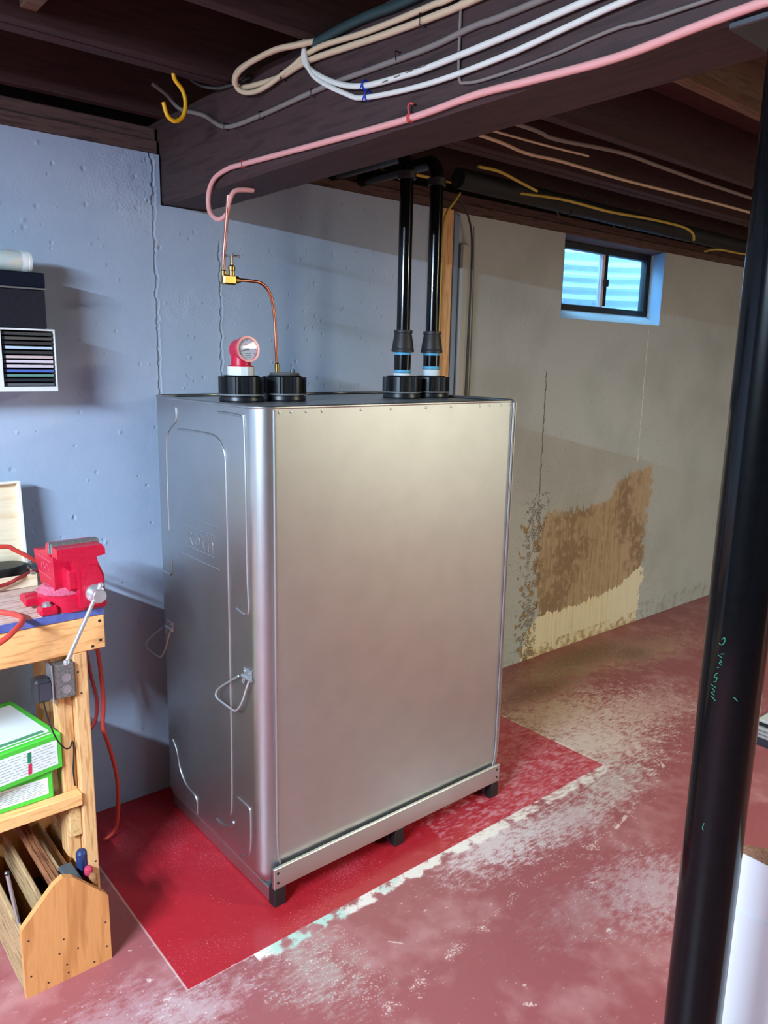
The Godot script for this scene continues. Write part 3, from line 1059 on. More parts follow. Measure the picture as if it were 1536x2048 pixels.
	bx(st, v + Vector3(-0.022, -0.016, -0.013), v + Vector3(0.022, 0.012, 0.013), 0.004)
	lathe(st, [Vector2(0.0, 0.018), Vector2(0.011, 0.018), Vector2(0.011, 0.034), Vector2(0.007, 0.036), Vector2(0.007, 0.042), Vector2(0.0, 0.042)], Transform3D(axis_to(Vector3(1, 0, 0)), v), 6)
	part(t, "body", st, M.brass)
	st = mb()
	lathe(st, [Vector2(0.0, 0.008), Vector2(0.009, 0.008), Vector2(0.009, 0.022), Vector2(0.006, 0.026), Vector2(0.006, 0.04), Vector2(0.0, 0.04)], Transform3D(Basis.IDENTITY, v + Vector3(-0.016, 0, 0)), 6)
	part(t, "flare_nut", st, M.brass)
	st = mb()
	lathe(st, [Vector2(0.0, 0.01), Vector2(0.009, 0.01), Vector2(0.009, 0.024), Vector2(0.011, 0.026), Vector2(0.011, 0.036), Vector2(0.005, 0.042), Vector2(0.0045, 0.066), Vector2(0.0, 0.066)], Transform3D(Basis.IDENTITY, v + Vector3(0.008, 0, 0.006)), 12)
	part(t, "bonnet", st, M.brass)
	st = mb()
	var hc := v + Vector3(0.008, 0.068, 0.006)
	for k in 2:
		var d := Vector3(cos(0.4 + k * PI / 2), 0, sin(0.4 + k * PI / 2)) * 0.021
		tube(st, [hc - d, hc + d], 0.003, 8)
		ball(st, hc - d, 0.0048, 8)
		ball(st, hc + d, 0.0048, 8)
	part(t, "star_handle", st, M.steel)
	t = thing("copper_riser", "short vertical copper tube rising from the brass valve to the beam", "pipe", v + Vector3(-0.016, 0.03, 0))
	st = mb()
	tube(st, spline([v + Vector3(-0.016, 0.026, 0), v + Vector3(-0.014, 0.07, 0), v + Vector3(-0.006, 0.14, 0), v + Vector3(0.0, 0.2, 0), v + Vector3(0.004, 0.24, 0.002)], 5), 0.0056, 12)
	part(t, "tube", st, mat(C(226, 156, 140), 0.35, 0.9))

func build_vent_pipes() -> void:
	for k in 2:
		var x: float = [1.31, 1.455][k]
		var base := Vector3(x, 1.589, 0.44)
		var t := thing("vent_pipe", ["black vent pipe with a wide bare nipple rising from the third tank cap", "black vent pipe with white wrapped nipple rising from the tank cap beside the pine stud"][k], "pipe", base, "black pipes on the tank")
		var xf := Transform3D(Basis.IDENTITY, base)
		var st := mb()
		lathe(st, [Vector2(0.0, 0.0), Vector2(0.031, 0.0), Vector2(0.031, 0.085), Vector2(0.0, 0.085)], xf, 28)
		part(t, "nipple", st, M.black_pipe)
		st = mb()
		lathe(st, [Vector2(0.0315, 0.0), Vector2(0.0325, 0.001), Vector2(0.0325, 0.008 if k == 0 else 0.022), Vector2(0.0312, 0.009 if k == 0 else 0.023)], xf, 28)
		part(t, "white_seal", st, M.tape, "white sealing tape")
		for y in [0.010 if k == 0 else 0.024, 0.074]:
			st = mb()
			lathe(st, [Vector2(0.0311, y), Vector2(0.0322, y + 0.001), Vector2(0.0322, y + 0.008), Vector2(0.0311, y + 0.010)], xf, 28)
			part(t, "joint_compound", st, M.blue_paste, "blue joint compound")
		st = mb()
		lathe(st, [Vector2(0.031, 0.084), Vector2(0.041, 0.084), Vector2(0.0415, 0.092), Vector2(0.0395, 0.097), Vector2(0.039, 0.104), Vector2(0.036, 0.125), Vector2(0.032, 0.146), Vector2(0.0315, 0.15), Vector2(0.034, 0.152), Vector2(0.034, 0.162), Vector2(0.024, 0.163)], xf, 32)
		part(t, "reducer", st, M.iron)
		st = mb()
		var top := 2.352
		var path := [Vector3(x, 1.745, 0.44), Vector3(x, 2.0, 0.44), Vector3(x, top - 0.06, 0.44)]
		for i in 7:
			var a := PI / 2 * i / 6.0
			path.append(Vector3(x, top - 0.05 + 0.05 * sin(a), 0.44 - 0.05 + 0.05 * cos(a)))
		path.append(Vector3(x, top, 0.2))
		path.append(Vector3(x, top, -0.003))
		tube(st, path, 0.0245, 28)
		part(t, "riser", st, M.black_pipe)
		st = mb()
		lathe(st, [Vector2(0.025, 0.0), Vector2(0.033, 0.0), Vector2(0.033, 0.024), Vector2(0.025, 0.026)], Transform3D(Basis.IDENTITY, Vector3(x, top - 0.085, 0.44)), 28)
		part(t, "elbow_collar", st, M.iron)

# ---------------------------------------------------------------- cables
func cable(called: String, label: String, cat: String, pts: Array, r: float, m: Material, group := "", sub := 6, dark_group := false) -> Node3D:
	var t := thing(called, label, cat, pts[0], group)
	var st := mb()
	tube(st, spline(pts, sub), r, 10)
	part(t, "sheath", st, m)
	return t

func staple(t: Node3D, c: Vector3, r: float, m: Material, h := 0.0) -> void:
	var st := mb()
	tube(st, [c + Vector3(0.012, r + 0.002, 0), c + Vector3(-r - 0.001, r + 0.0015, 0), c + Vector3(-r - 0.001, -r - 0.0015, 0), c + Vector3(0.012, -r - 0.002, 0)], 0.0016, 6)
	part(t, "staple", st, m)

func build_cables() -> void:
	# pink sheathed fuel line along the beam's lower edge
	var p := [Vector3(0.592, 2.152, 2.6), Vector3(0.592, 2.152, 2.2), Vector3(0.592, 2.152, 2.021), Vector3(0.592, 2.149, 1.92), Vector3(0.592, 2.142, 1.775), Vector3(0.592, 2.150, 1.595), Vector3(0.592, 2.157, 1.457), Vector3(0.592, 2.154, 1.267), Vector3(0.592, 2.164, 0.955), Vector3(0.591, 2.179, 0.555)]
	var t := cable("sheathed_fuel_line", "pink plastic sheathed fuel line along the lower edge of the beam", "cable", p + [Vector3(0.590, 2.180, 0.47), Vector3(0.588, 2.165, 0.39), Vector3(0.588, 2.125, 0.351), Vector3(0.590, 2.076, 0.354), Vector3(0.596, 2.050, 0.395), Vector3(0.604, 2.062, 0.432), Vector3(0.608, 2.100, 0.445), Vector3(0.625, 2.128, 0.452), Vector3(0.68, 2.136, 0.46)], 0.0072, M.pink)
	var st := mb()
	bx(st, Vector3(0.584, 2.146, 1.258), Vector3(0.6, 2.163, 1.272), 0.003)
	tube(st, spline([Vector3(0.59, 2.16, 1.265), Vector3(0.588, 2.176, 1.262), Vector3(0.588, 2.182, 1.27), Vector3(0.59, 2.178, 1.278)], 4), 0.0025, 6)
	part(t, "clip", st, M.pink_dark)
	staple(t, Vector3(0.592, 2.178, 0.56), 0.0078, M.pink_dark)
	# white cables
	p = [Vector3(0.60, 2.42, 0.862), Vector3(0.588, 2.40, 0.869), Vector3(0.585, 2.353, 0.88), Vector3(0.585, 2.293, 0.981), Vector3(0.588, 2.255, 1.097), Vector3(0.59, 2.242, 1.25), Vector3(0.59, 2.239, 1.315), Vector3(0.59, 2.24, 1.521), Vector3(0.59, 2.245, 1.71), Vector3(0.59, 2.25, 2.0), Vector3(0.59, 2.25, 2.7)]
	t = cable("white_cable", "thick white round cable with faint print, upper of the tied pair on the beam", "cable", p, 0.0066, M.cable_white, "white cables on the beam")
	for zz in [1.18, 1.22, 1.26, 1.30]:
		st = mb()
		bx(st, Vector3(0.5815, 2.2415, zz), Vector3(0.5832, 2.2435, zz + 0.018), 0.0)
		part(t, "printed_mark", st, M.cable_grey)
	p = [Vector3(0.60, 2.42, 0.878), Vector3(0.582, 2.40, 0.876), Vector3(0.58, 2.321, 0.915), Vector3(0.583, 2.249, 1.047), Vector3(0.587, 2.226, 1.122), Vector3(0.59, 2.208, 1.322), Vector3(0.59, 2.207, 1.527), Vector3(0.59, 2.216, 1.675), Vector3(0.59, 2.222, 1.783), Vector3(0.59, 2.225, 2.0), Vector3(0.59, 2.225, 2.7)]
	cable("white_cable", "plain white cable sagging below the printed white one on the beam", "cable", p, 0.0057, M.cable_white, "white cables on the beam")
	for b in [[2.254, 1.112, "blue plastic tie around the upper white cable"], [2.230, 1.122, "blue plastic tie around the lower white cable"]]:
		t = thing("cable_tie", b[2], "cable tie", Vector3(0.589, b[0], b[1]), "blue cable ties")
		st = mb()
		var ring := []
		for k in 13:
			ring.append(Vector3(0.5885 + cos(TAU * k / 12) * 0.0095, b[0] + sin(TAU * k / 12) * 0.0105, b[1]))
		tube(st, ring, 0.002, 6)
		part(t, "loop", st, M.blue_tie)
		st = mb()
		tube(st, [Vector3(0.580, b[0] + 0.004, b[1] - 0.001), Vector3(0.576, b[0] - 0.012, b[1] - 0.004)], 0.0014, 6)
		part(t, "tail", st, M.blue_tie)
	# cream cables, looped back over the joist
	p = [Vector3(0.60, 2.405, 0.90), Vector3(0.57, 2.40, 0.855), Vector3(0.555, 2.404, 0.78), Vector3(0.552, 2.404, 0.66), Vector3(0.56, 2.402, 0.585), Vector3(0.575, 2.388, 0.545), Vector3(0.585, 2.372, 0.575), Vector3(0.588, 2.36, 0.69), Vector3(0.59, 2.357, 0.77), Vector3(0.59, 2.362, 0.897), Vector3(0.59, 2.341, 1.166), Vector3(0.59, 2.33, 1.355), Vector3(0.59, 2.328, 1.438), Vector3(0.59, 2.325, 1.8), Vector3(0.59, 2.325, 2.7)]
	t = cable("cream_cable", "cream flat cable looped back above the beam, lower of two", "cable", p, 0.0074, M.cable_cream, "cream cables on the beam")
	staple(t, Vector3(0.59, 2.357, 0.77), 0.009, M.dark_steel)
	staple(t, Vector3(0.59, 2.333, 1.30), 0.009, M.dark_steel)
	p = [Vector3(0.60, 2.400, 0.93), Vector3(0.562, 2.392, 0.88), Vector3(0.545, 2.398, 0.80), Vector3(0.545, 2.398, 0.67), Vector3(0.55, 2.388, 0.60), Vector3(0.566, 2.366, 0.575), Vector3(0.58, 2.350, 0.61), Vector3(0.582, 2.345, 0.69), Vector3(0.586, 2.362, 0.80), Vector3(0.588, 2.380, 0.92), Vector3(0.588, 2.362, 1.12), Vector3(0.588, 2.352, 1.33), Vector3(0.588, 2.348, 1.5), Vector3(0.588, 2.345, 2.7)]
	cable("cream_cable", "cream flat cable running just above its twin on the beam", "cable", p, 0.0066, M.cable_cream, "cream cables on the beam")
	# old grey cables
	p = [Vector3(0.545, 2.49, 0.075), Vector3(0.575, 2.452, 0.118), Vector3(0.59, 2.405, 0.171), Vector3(0.593, 2.356, 0.321), Vector3(0.593, 2.296, 0.458), Vector3(0.593, 2.287, 0.652), Vector3(0.593, 2.289, 0.868), Vector3(0.593, 2.288, 1.014), Vector3(0.593, 2.278, 1.308), Vector3(0.593, 2.282, 1.449), Vector3(0.593, 2.278, 1.63), Vector3(0.593, 2.28, 2.7)]
	t = cable("grey_cable", "old grey cable stapled along the middle of the beam", "cable", p, 0.0062, M.cable_grey)
	for z in [0.46, 0.655, 0.9, 1.22]:
		staple(t, Vector3(0.593, 2.296 if z < 0.5 else 2.287, z), 0.007, M.dark_steel)
	p = [Vector3(0.595, 2.40, 1.405), Vector3(0.595, 2.304, 1.404), Vector3(0.595, 2.204, 1.406), Vector3(0.595, 2.186, 1.428), Vector3(0.595, 2.180, 1.495), Vector3(0.595, 2.181, 1.637), Vector3(0.595, 2.188, 1.77), Vector3(0.595, 2.182, 1.917), Vector3(0.595, 2.18, 2.7)]
	cable("thin_wire", "thin grey wire dropping down the beam then bending along it", "wire", p, 0.0032, M.cable_grey)
	p = [Vector3(0.59, 2.394, 0.905), Vector3(0.589, 2.396, 1.037), Vector3(0.589, 2.392, 1.146), Vector3(0.589, 2.385, 1.246), Vector3(0.589, 2.38, 1.6), Vector3(0.589, 2.38, 2.7)]
	cable("green_hose", "dark green hose end lying along the top edge of the beam", "hose", p, 0.0108, M.hose_green)
	p = [Vector3(0.50, 2.50, 0.30), Vector3(0.54, 2.43, 0.36), Vector3(0.575, 2.404, 0.42), Vector3(0.592, 2.398, 0.50), Vector3(0.594, 2.394, 0.60)]
	cable("thin_wire", "short dark wire drooping from the joists onto the beam top", "wire", p, 0.004, M.cable_dark)
	# hook
	t = thing("utility_hook", "yellow plastic coated screw hook hanging from the joist beside the beam", "hook", Vector3(0.446, 2.43, 0.432))
	st = mb()
	tube(st, spline([Vector3(0.446, 2.418, 0.432), Vector3(0.452, 2.397, 0.43), Vector3(0.474, 2.374, 0.43), Vector3(0.482, 2.344, 0.43), Vector3(0.474, 2.308, 0.43), Vector3(0.450, 2.289, 0.43), Vector3(0.427, 2.299, 0.43), Vector3(0.416, 2.331, 0.43)], 6), 0.0058, 12)
	part(t, "hook_wire", st, M.yellow)
	st = mb()
	tube(st, [Vector3(0.446, 2.416, 0.432), Vector3(0.446, 2.43, 0.434)], 0.003, 8)
	part(t, "screw_shank", st, M.steel)
	# wires under the joists beyond the beam
	var far := [
		[[[0.8, 2.402, 0.64], [1.478, 2.402, 0.635], [1.75, 2.400, 0.60], [1.95, 2.402, 0.612], [2.4, 2.400, 0.612], [3.4, 2.402, 0.648], [5.5, 2.402, 0.65]], M.cable_cream, "tan cable strung under the joists between beam and window", 0.006],
		[[[0.8, 2.402, 0.80], [1.498, 2.402, 0.805], [1.668, 2.398, 0.794], [1.99, 2.402, 0.839], [2.35, 2.400, 0.83], [3.05, 2.402, 0.808], [5.5, 2.402, 0.80]], M.cable_grey, "grey twisted cable strung under the joists beyond the beam", 0.007],
		[[[1.45, 2.402, 0.70], [1.7, 2.400, 0.715], [1.95, 2.402, 0.73]], M.cable_cream, "short tan cable between two strung cables under the joists", 0.004],
		[[[1.71, 2.38, 0.40], [1.85, 2.388, 0.38], [1.98, 2.372, 0.37], [2.1, 2.352, 0.37]], M.wire_yellow, "short yellow cable sagging near the black vent pipes", 0.006],
		[[[1.2, 2.38, 0.12], [1.9, 2.365, 0.20], [2.25, 2.345, 0.36], [2.6, 2.335, 0.38], [2.95, 2.345, 0.38], [3.25, 2.345, 0.38], [3.36, 2.325, 0.38], [3.38, 2.290, 0.38]], M.wire_yellow, "long yellow cable with a drooping end above the window", 0.006],
		[[[3.65, 2.27, 0.3], [3.8, 2.295, 0.3], [4.1, 2.30, 0.3], [4.6, 2.33, 0.3]], M.wire_yellow, "yellow cable stub right of the window near the column", 0.005]]
	for f in far:
		var pts := []
		for q in f[0]:
			pts.append(Vector3(q[0], q[1], q[2]))
		cable("ceiling_cable", f[2], "cable", pts, f[3], f[1], "cables under the far joists", 5)
	t = thing("drain_pipe", "dark pipe hung below the joists along the wall above the window", "pipe", Vector3(1.6, 2.37, 0.23))
	st = mb()
	tube(st, [Vector3(1.75, 2.368, 0.25), Vector3(3.2, 2.358, 0.25), Vector3(6.95, 2.34, 0.25)], 0.04, 24)
	part(t, "pipe", st, mat(C(18, 17, 17), 0.7))
	for x in [2.45, 2.9]:
		st = mb()
		for s in [-1.0, 1.0]:
			tube(st, [Vector3(x + 0.12 * s, 2.425, 0.25 + 0.02 * s), Vector3(x, 2.31, 0.25 + 0.03 * s)], 0.004, 6)
		part(t, "hanger", st, M.cable_dark)

# ---------------------------------------------------------------- things fixed to the far part of the wall
func build_wall_bits() -> void:
	var t := thing("timber_stud", "upright pine stud fixed to the wall behind the vent pipes", "stud", Vector3(1.905, 0, 0.02))
	var st := mb()
	bx(st, Vector3(1.872, 0.0, 0.0005), Vector3(1.945, 2.299, 0.04), 0.003)
	part(t, "timber", st, M.pine_y)
	t = thing("metal_raceway", "grey folded metal channel beside the pine stud on the wall", "conduit", Vector3(2.0, 0, 0.02))
	st = mb()
	bx(st, Vector3(1.955, 0.0, 0.0005), Vector3(2.01, 2.29, 0.012), 0.002)
	bx(st, Vector3(1.955, 0.0, 0.012), Vector3(1.975, 2.29, 0.032), 0.003)
	part(t, "channel", st, mat(C(120, 136, 160), 0.4, 0.4))
	st = mb()
	bx(st, Vector3(2.012, 0.0, 0.0005), Vector3(2.06, 2.17, 0.03), 0.008)
	part(t, "cover", st, mat(C(168, 162, 152), 0.5, 0.2))
	cable("yellow_cable", "thin yellow cable running down the pine stud behind the pipes", "cable", [Vector3(1.93, 2.36, 0.085), Vector3(1.91, 2.33, 0.08), Vector3(1.868, 2.237, 0.055), Vector3(1.862, 1.989, 0.052), Vector3(1.862, 1.7, 0.05), Vector3(1.864, 1.2, 0.05), Vector3(1.864, 0.3, 0.05)], 0.006, M.wire_yellow)
	cable("dark_cable", "thin dark cable arching down beside the grey channel to the tank top", "cable", [Vector3(1.95, 2.349, 0.05), Vector3(2.0, 2.31, 0.05), Vector3(2.05, 2.24, 0.04), Vector3(2.072, 2.139, 0.034), Vector3(2.075, 1.92, 0.03), Vector3(2.07, 1.6, 0.03), Vector3(2.07, 1.1, 0.03), Vector3(2.07, 0.4, 0.03)], 0.0045, M.cable_dark)
	cable("grey_cable", "thin pale cable fixed to the wall beside the dark one", "cable", [Vector3(2.10, 2.25, 0.012), Vector3(2.112, 2.0, 0.012), Vector3(2.115, 1.6, 0.012), Vector3(2.115, 1.0, 0.012), Vector3(2.115, 0.4, 0.012)], 0.004, mat(C(150, 148, 138), 0.6))

# ---------------------------------------------------------------- basement window
func build_window() -> void:
	org = Vector3.ZERO
	var st := mb()
	var fz := -0.15
	for r in [[2.80, 2.975, 1.93, 2.299], [3.785, 3.835, 1.93, 2.299], [2.975, 3.785, 1.93, 1.968], [2.975, 3.785, 2.262, 2.299]]:
		bx(st, Vector3(r[0], r[2], fz - 0.03), Vector3(r[1], r[3], fz + 0.012), 0.003)
	var wn := struct("window_1", st, M.frame_black)
	st = mb()
	bx(st, Vector3(3.338, 1.968, fz - 0.024), Vector3(3.362, 2.262, fz + 0.006), 0.002)
	part(wn, "mullion", st, mat(C(226, 206, 206), 0.6))
	st = mb()
	bx(st, Vector3(3.366, 1.975, fz - 0.018), Vector3(3.384, 2.26, fz + 0.012), 0.002)
	bx(st, Vector3(3.352, 2.085, fz + 0.006), Vector3(3.39, 2.125, fz + 0.022), 0.003)
	part(wn, "latch_bar", st, M.frame_black)
	for r in [[2.975, 3.338], [3.384, 3.785]]:
		st = mb()
		bx(st, Vector3(r[0], 1.968, fz - 0.012), Vector3(r[1], 2.262, fz - 0.008), 0.0)
		part(wn, "pane", st, M.glass)
	# sloped sill and side reveals in rough white concrete
	var rough := speckle(C(214, 216, 218), C(170, 176, 182), 61, 9.0, 0.85)
	st = mb()
	prism(st, [Vector2(-0.2, 1.875), Vector2(0.0, 1.875), Vector2(0.0, 1.877), Vector2(-0.138, 1.935), Vector2(-0.2, 1.935)], 1.06, Transform3D(Basis(Vector3(0, 0, 1), Vector3(0, 1, 0), Vector3(1, 0, 0)), Vector3(2.791, 0, 0)))
	part(wn, "window_sill", st, rough)
	st = mb()
	for s in [[2.79, -1.0, 0.05], [3.7515, 1.0, 0.108]]:
		quad(st, Vector3(s[0], 1.876, 0.0), Vector3(s[0], 2.299, 0.0), Vector3(s[0] + s[2] * s[1], 2.299, -0.2), Vector3(s[0] + s[2] * s[1], 1.876, -0.2), Vector3(-s[1], 0, 0.5 if s[1] > 0.0 else 0.2).normalized())
	part(wn, "reveal", st, rough)
	# corrugated window well outside
	var t := thing("window_well", "pale blue corrugated metal window well outside the basement window", "window well", Vector3(3.4, 1.55, -0.45))
	st = mb()
	var prev := []
	for i in 61:
		var y := 1.6 + 0.95 * i / 60.0
		var bulge := 0.018 * sin(y * TAU / 0.075)
		var row := []
		for k in 25:
			var a := PI * k / 24.0
			row.append(Vector3(3.45 - cos(a) * (0.98 + bulge), y, -0.21 - sin(a) * (0.62 + bulge)))
		if i > 0:
			for k in 24:
				var n: Vector3 = (Vector3(3.45, y, -0.2) - row[k]).normalized()
				n.y = 0.25 * cos(y * TAU / 0.075)
				n = n.normalized()
				tri(st, prev[k], row[k], row[k + 1], n, n, n)
				tri(st, prev[k], row[k + 1], prev[k + 1], n, n, n)
		prev = row
	part(t, "corrugated_sheet", st, mat(C(206, 224, 236), 0.5, 0.1))
	st = mb()
	bx(st, Vector3(2.4, 1.5, -0.9), Vector3(4.5, 1.6, -0.205), 0.0)
	part(t, "gravel_bed", st, speckle(C(150, 146, 140), C(100, 98, 94), 62, 14.0, 0.9))

# ---------------------------------------------------------------- workbench
func screw(parent: Node3D, c: Vector3, r := 0.0045) -> void:
	var st := mb()
	lathe(st, [Vector2(r, 0.0), Vector2(r, 0.0006), Vector2(0.0, 0.0003)], Transform3D(axis_to(Vector3(0, 0, 1)), c), 10)
	part(parent, "screw", st, M.dark_steel)

func build_bench() -> void:
	var t := thing("workbench", "pine workbench with blue edged top and lower shelf against the blue-grey wall", "workbench", Vector3(-0.5, 0, 0.27))
	var st := mb()
	bx(st, Vector3(-1.7, 0.921, 0.04), Vector3(0.152, 0.945, 0.502), 0.002)
	part(t, "bench_top", st, M.bench_top)
	st = mb()
	bx(st, Vector3(-1.7, 0.922, 0.5022), Vector3(0.152, 0.9452, 0.5040), 0.0005)
	part(t, "blue_edge_strip", st, M.blue, "blue painted front edge")
	st = mb()
	bx(st, Vector3(-1.7, 0.821, 0.464), Vector3(0.153, 0.920, 0.5015), 0.003)
	var ap := part(t, "apron", st, M.pine_x)
	for p in [[0.139, 0.903], [0.139, 0.846], [0.116, 0.832]]:
		screw(ap, Vector3(p[0], p[1], 0.5015))
	st = mb()
	bx(st, Vector3(-1.7, 0.821, 0.045), Vector3(0.153, 0.920, 0.08), 0.003)
	part(t, "rear_apron", st, M.pine_x)
	for z in [[0.413, 0.4635, 0.499], [0.05, 0.1, 0.14]]:
		st = mb()
		bx(st, Vector3(0.062, 0.0, z[0] if z[0] > 0.2 else 0.081), Vector3(0.1, 0.8205 if z[0] > 0.2 else 0.92, z[2]), 0.003)
		var lg := part(t, "leg", st, M.pine_y)
		if z[0] > 0.2:
			screw(lg, Vector3(0.072, 0.765, z[2]), 0.003)
			screw(lg, Vector3(0.078, 0.70, z[2]), 0.003)
			screw(lg, Vector3(0.09, 0.16, z[2]), 0.003)
	st = mb()
	bx(st, Vector3(0.022, 0.0, 0.413), Vector3(0.0612, 0.8205, 0.47), 0.003)
	part(t, "leg", st, M.pine_y)
	for x in [-1.65]:
		for z in [0.413, 0.085]:
			st = mb()
			bx(st, Vector3(x, 0.0, z), Vector3(x + 0.038, 0.8205, z + 0.086), 0.003)
			part(t, "leg", st, M.pine_y)
	# lower shelf: a front rail and boards across
	st = mb()
	bx(st, Vector3(-1.6, 0.360, 0.4715), Vector3(0.0615, 0.398, 0.508), 0.003)
	part(t, "shelf_rail", st, M.pine_x)
	st = mb()
	bx(st, Vector3(0.026, 0.255, 0.05), Vector3(0.0615, 0.345, 0.487), 0.003)
	part(t, "shelf_bearer", st, M.pine_z)
	for k in 3:
		st = mb()
		bx(st, Vector3(-1.6, 0.347, 0.06 + k * 0.117), Vector3(0.02, 0.366, 0.06 + k * 0.117 + 0.114), 0.002)
		part(t, "shelf_board", st, M.pine_x)

func build_bench_things() -> void:
	# open plywood case against the wall
	var t := thing("wooden_case", "open pale plywood case with its lid upright on the bench against the wall", "case", Vector3(-0.1, 0.9462, 0.13))
	var st := mb()
	bx(st, Vector3(-0.32, 0.9462, 0.190), Vector3(0.064, 0.985, 0.197), 0.001)
	part(t, "front_panel", st, M.ply)
	st = mb()
	bx(st, Vector3(0.058, 0.9462, 0.065), Vector3(0.0645, 0.985, 0.190), 0.001)
	part(t, "side_panel", st, M.ply)
	st = mb()
	bx(st, Vector3(-0.32, 0.9462, 0.065), Vector3(0.058, 0.951, 0.190), 0.0)
	part(t, "bottom", st, M.ply)
	var tilt := Basis(Vector3(1, 0, 0), -0.08)
	st = mb()
	bx(st, Vector3(-0.32, 0.99, 0.052), Vector3(0.060, 1.245, 0.057), 0.001, tilt)
	var lid := part(t, "lid", st, M.ply)
	st = mb()
	bx(st, Vector3(0.058, 0.99, 0.050), Vector3(0.068, 1.25, 0.082), 0.001, tilt)
	bx(st, Vector3(-0.32, 1.245, 0.042), Vector3(0.068, 1.252, 0.072), 0.001, tilt)
	part(lid, "lid_edge", st, mat(C(244, 234, 214), 0.7))
	st = mb()
	bx(st, Vector3(0.044, 0.985, 0.197), Vector3(0.056, 0.994, 0.2025), 0.002)
	part(t, "clasp", st, M.steel)
	st = mb()
	bx(st, Vector3(0.0645, 0.986, 0.10), Vector3(0.070, 1.01, 0.125), 0.002)
	part(t, "hinge", st, M.steel)
	t = thing("black_reel", "flat round black reel lying in the open plywood case", "reel", Vector3(-0.06, 0.951, 0.13))
	st = mb()
	lathe(st, [Vector2(0.0, 0.0), Vector2(0.056, 0.0), Vector2(0.058, 0.004), Vector2(0.058, 0.052), Vector2(0.055, 0.057), Vector2(0.02, 0.059), Vector2(0.0, 0.059)], Transform3D(Basis.from_scale(Vector3(1.7, 1, 1)), Vector3(-0.045, 0.951, 0.13)), 36)
	part(t, "disc", st, M.black)
	# red hose loops
	cable("red_air_hose", "red rubber hose over the wooden case hanging past the bench end to the floor", "hose", [Vector3(-0.5, 1.02, 0.25), Vector3(-0.2, 1.085, 0.215), Vector3(-0.034, 1.085, 0.21), Vector3(0.006, 1.067, 0.21), Vector3(0.046, 1.038, 0.21), Vector3(0.095, 1.0, 0.19), Vector3(0.15, 0.965, 0.185), Vector3(0.195, 0.925, 0.19), Vector3(0.215, 0.85, 0.2), Vector3(0.225, 0.76, 0.2), Vector3(0.236, 0.65, 0.2), Vector3(0.242, 0.522, 0.2), Vector3(0.235, 0.43, 0.2), Vector3(0.25, 0.36, 0.2), Vector3(0.268, 0.27, 0.2), Vector3(0.274, 0.19, 0.2), Vector3(0.27, 0.10, 0.2), Vector3(0.255, 0.035, 0.2), Vector3(0.22, 0.008, 0.19)], 0.0068, M.red_hose)
	cable("extension_cable", "dark red cord hanging short beside the bench leg, partly behind it", "cord", [Vector3(-0.6, 0.955, 0.28), Vector3(-0.25, 0.957, 0.25), Vector3(-0.045, 0.968, 0.215), Vector3(0.007, 0.982, 0.21), Vector3(0.07, 0.983, 0.16), Vector3(0.13, 0.962, 0.12), Vector3(0.17, 0.93, 0.11), Vector3(0.178, 0.84, 0.14), Vector3(0.19, 0.72, 0.2), Vector3(0.205, 0.62, 0.2), Vector3(0.220, 0.53, 0.2), Vector3(0.212, 0.46, 0.2), Vector3(0.188, 0.42, 0.19), Vector3(0.155, 0.40, 0.17)], 0.0058, M.red_cord)
	cable("red_air_hose", "red rubber hose bent in a tight loop over the front edge of the bench", "hose", [Vector3(-0.6, 0.953, 0.3), Vector3(-0.25, 0.953, 0.38), Vector3(-0.12, 0.953, 0.405), Vector3(-0.08, 0.953, 0.44), Vector3(-0.064, 0.953, 0.487), Vector3(-0.072, 0.955, 0.535), Vector3(-0.10, 0.950, 0.575), Vector3(-0.15, 0.93, 0.60), Vector3(-0.3, 0.87, 0.60), Vector3(-0.6, 0.75, 0.58)], 0.0075, M.red_hose)

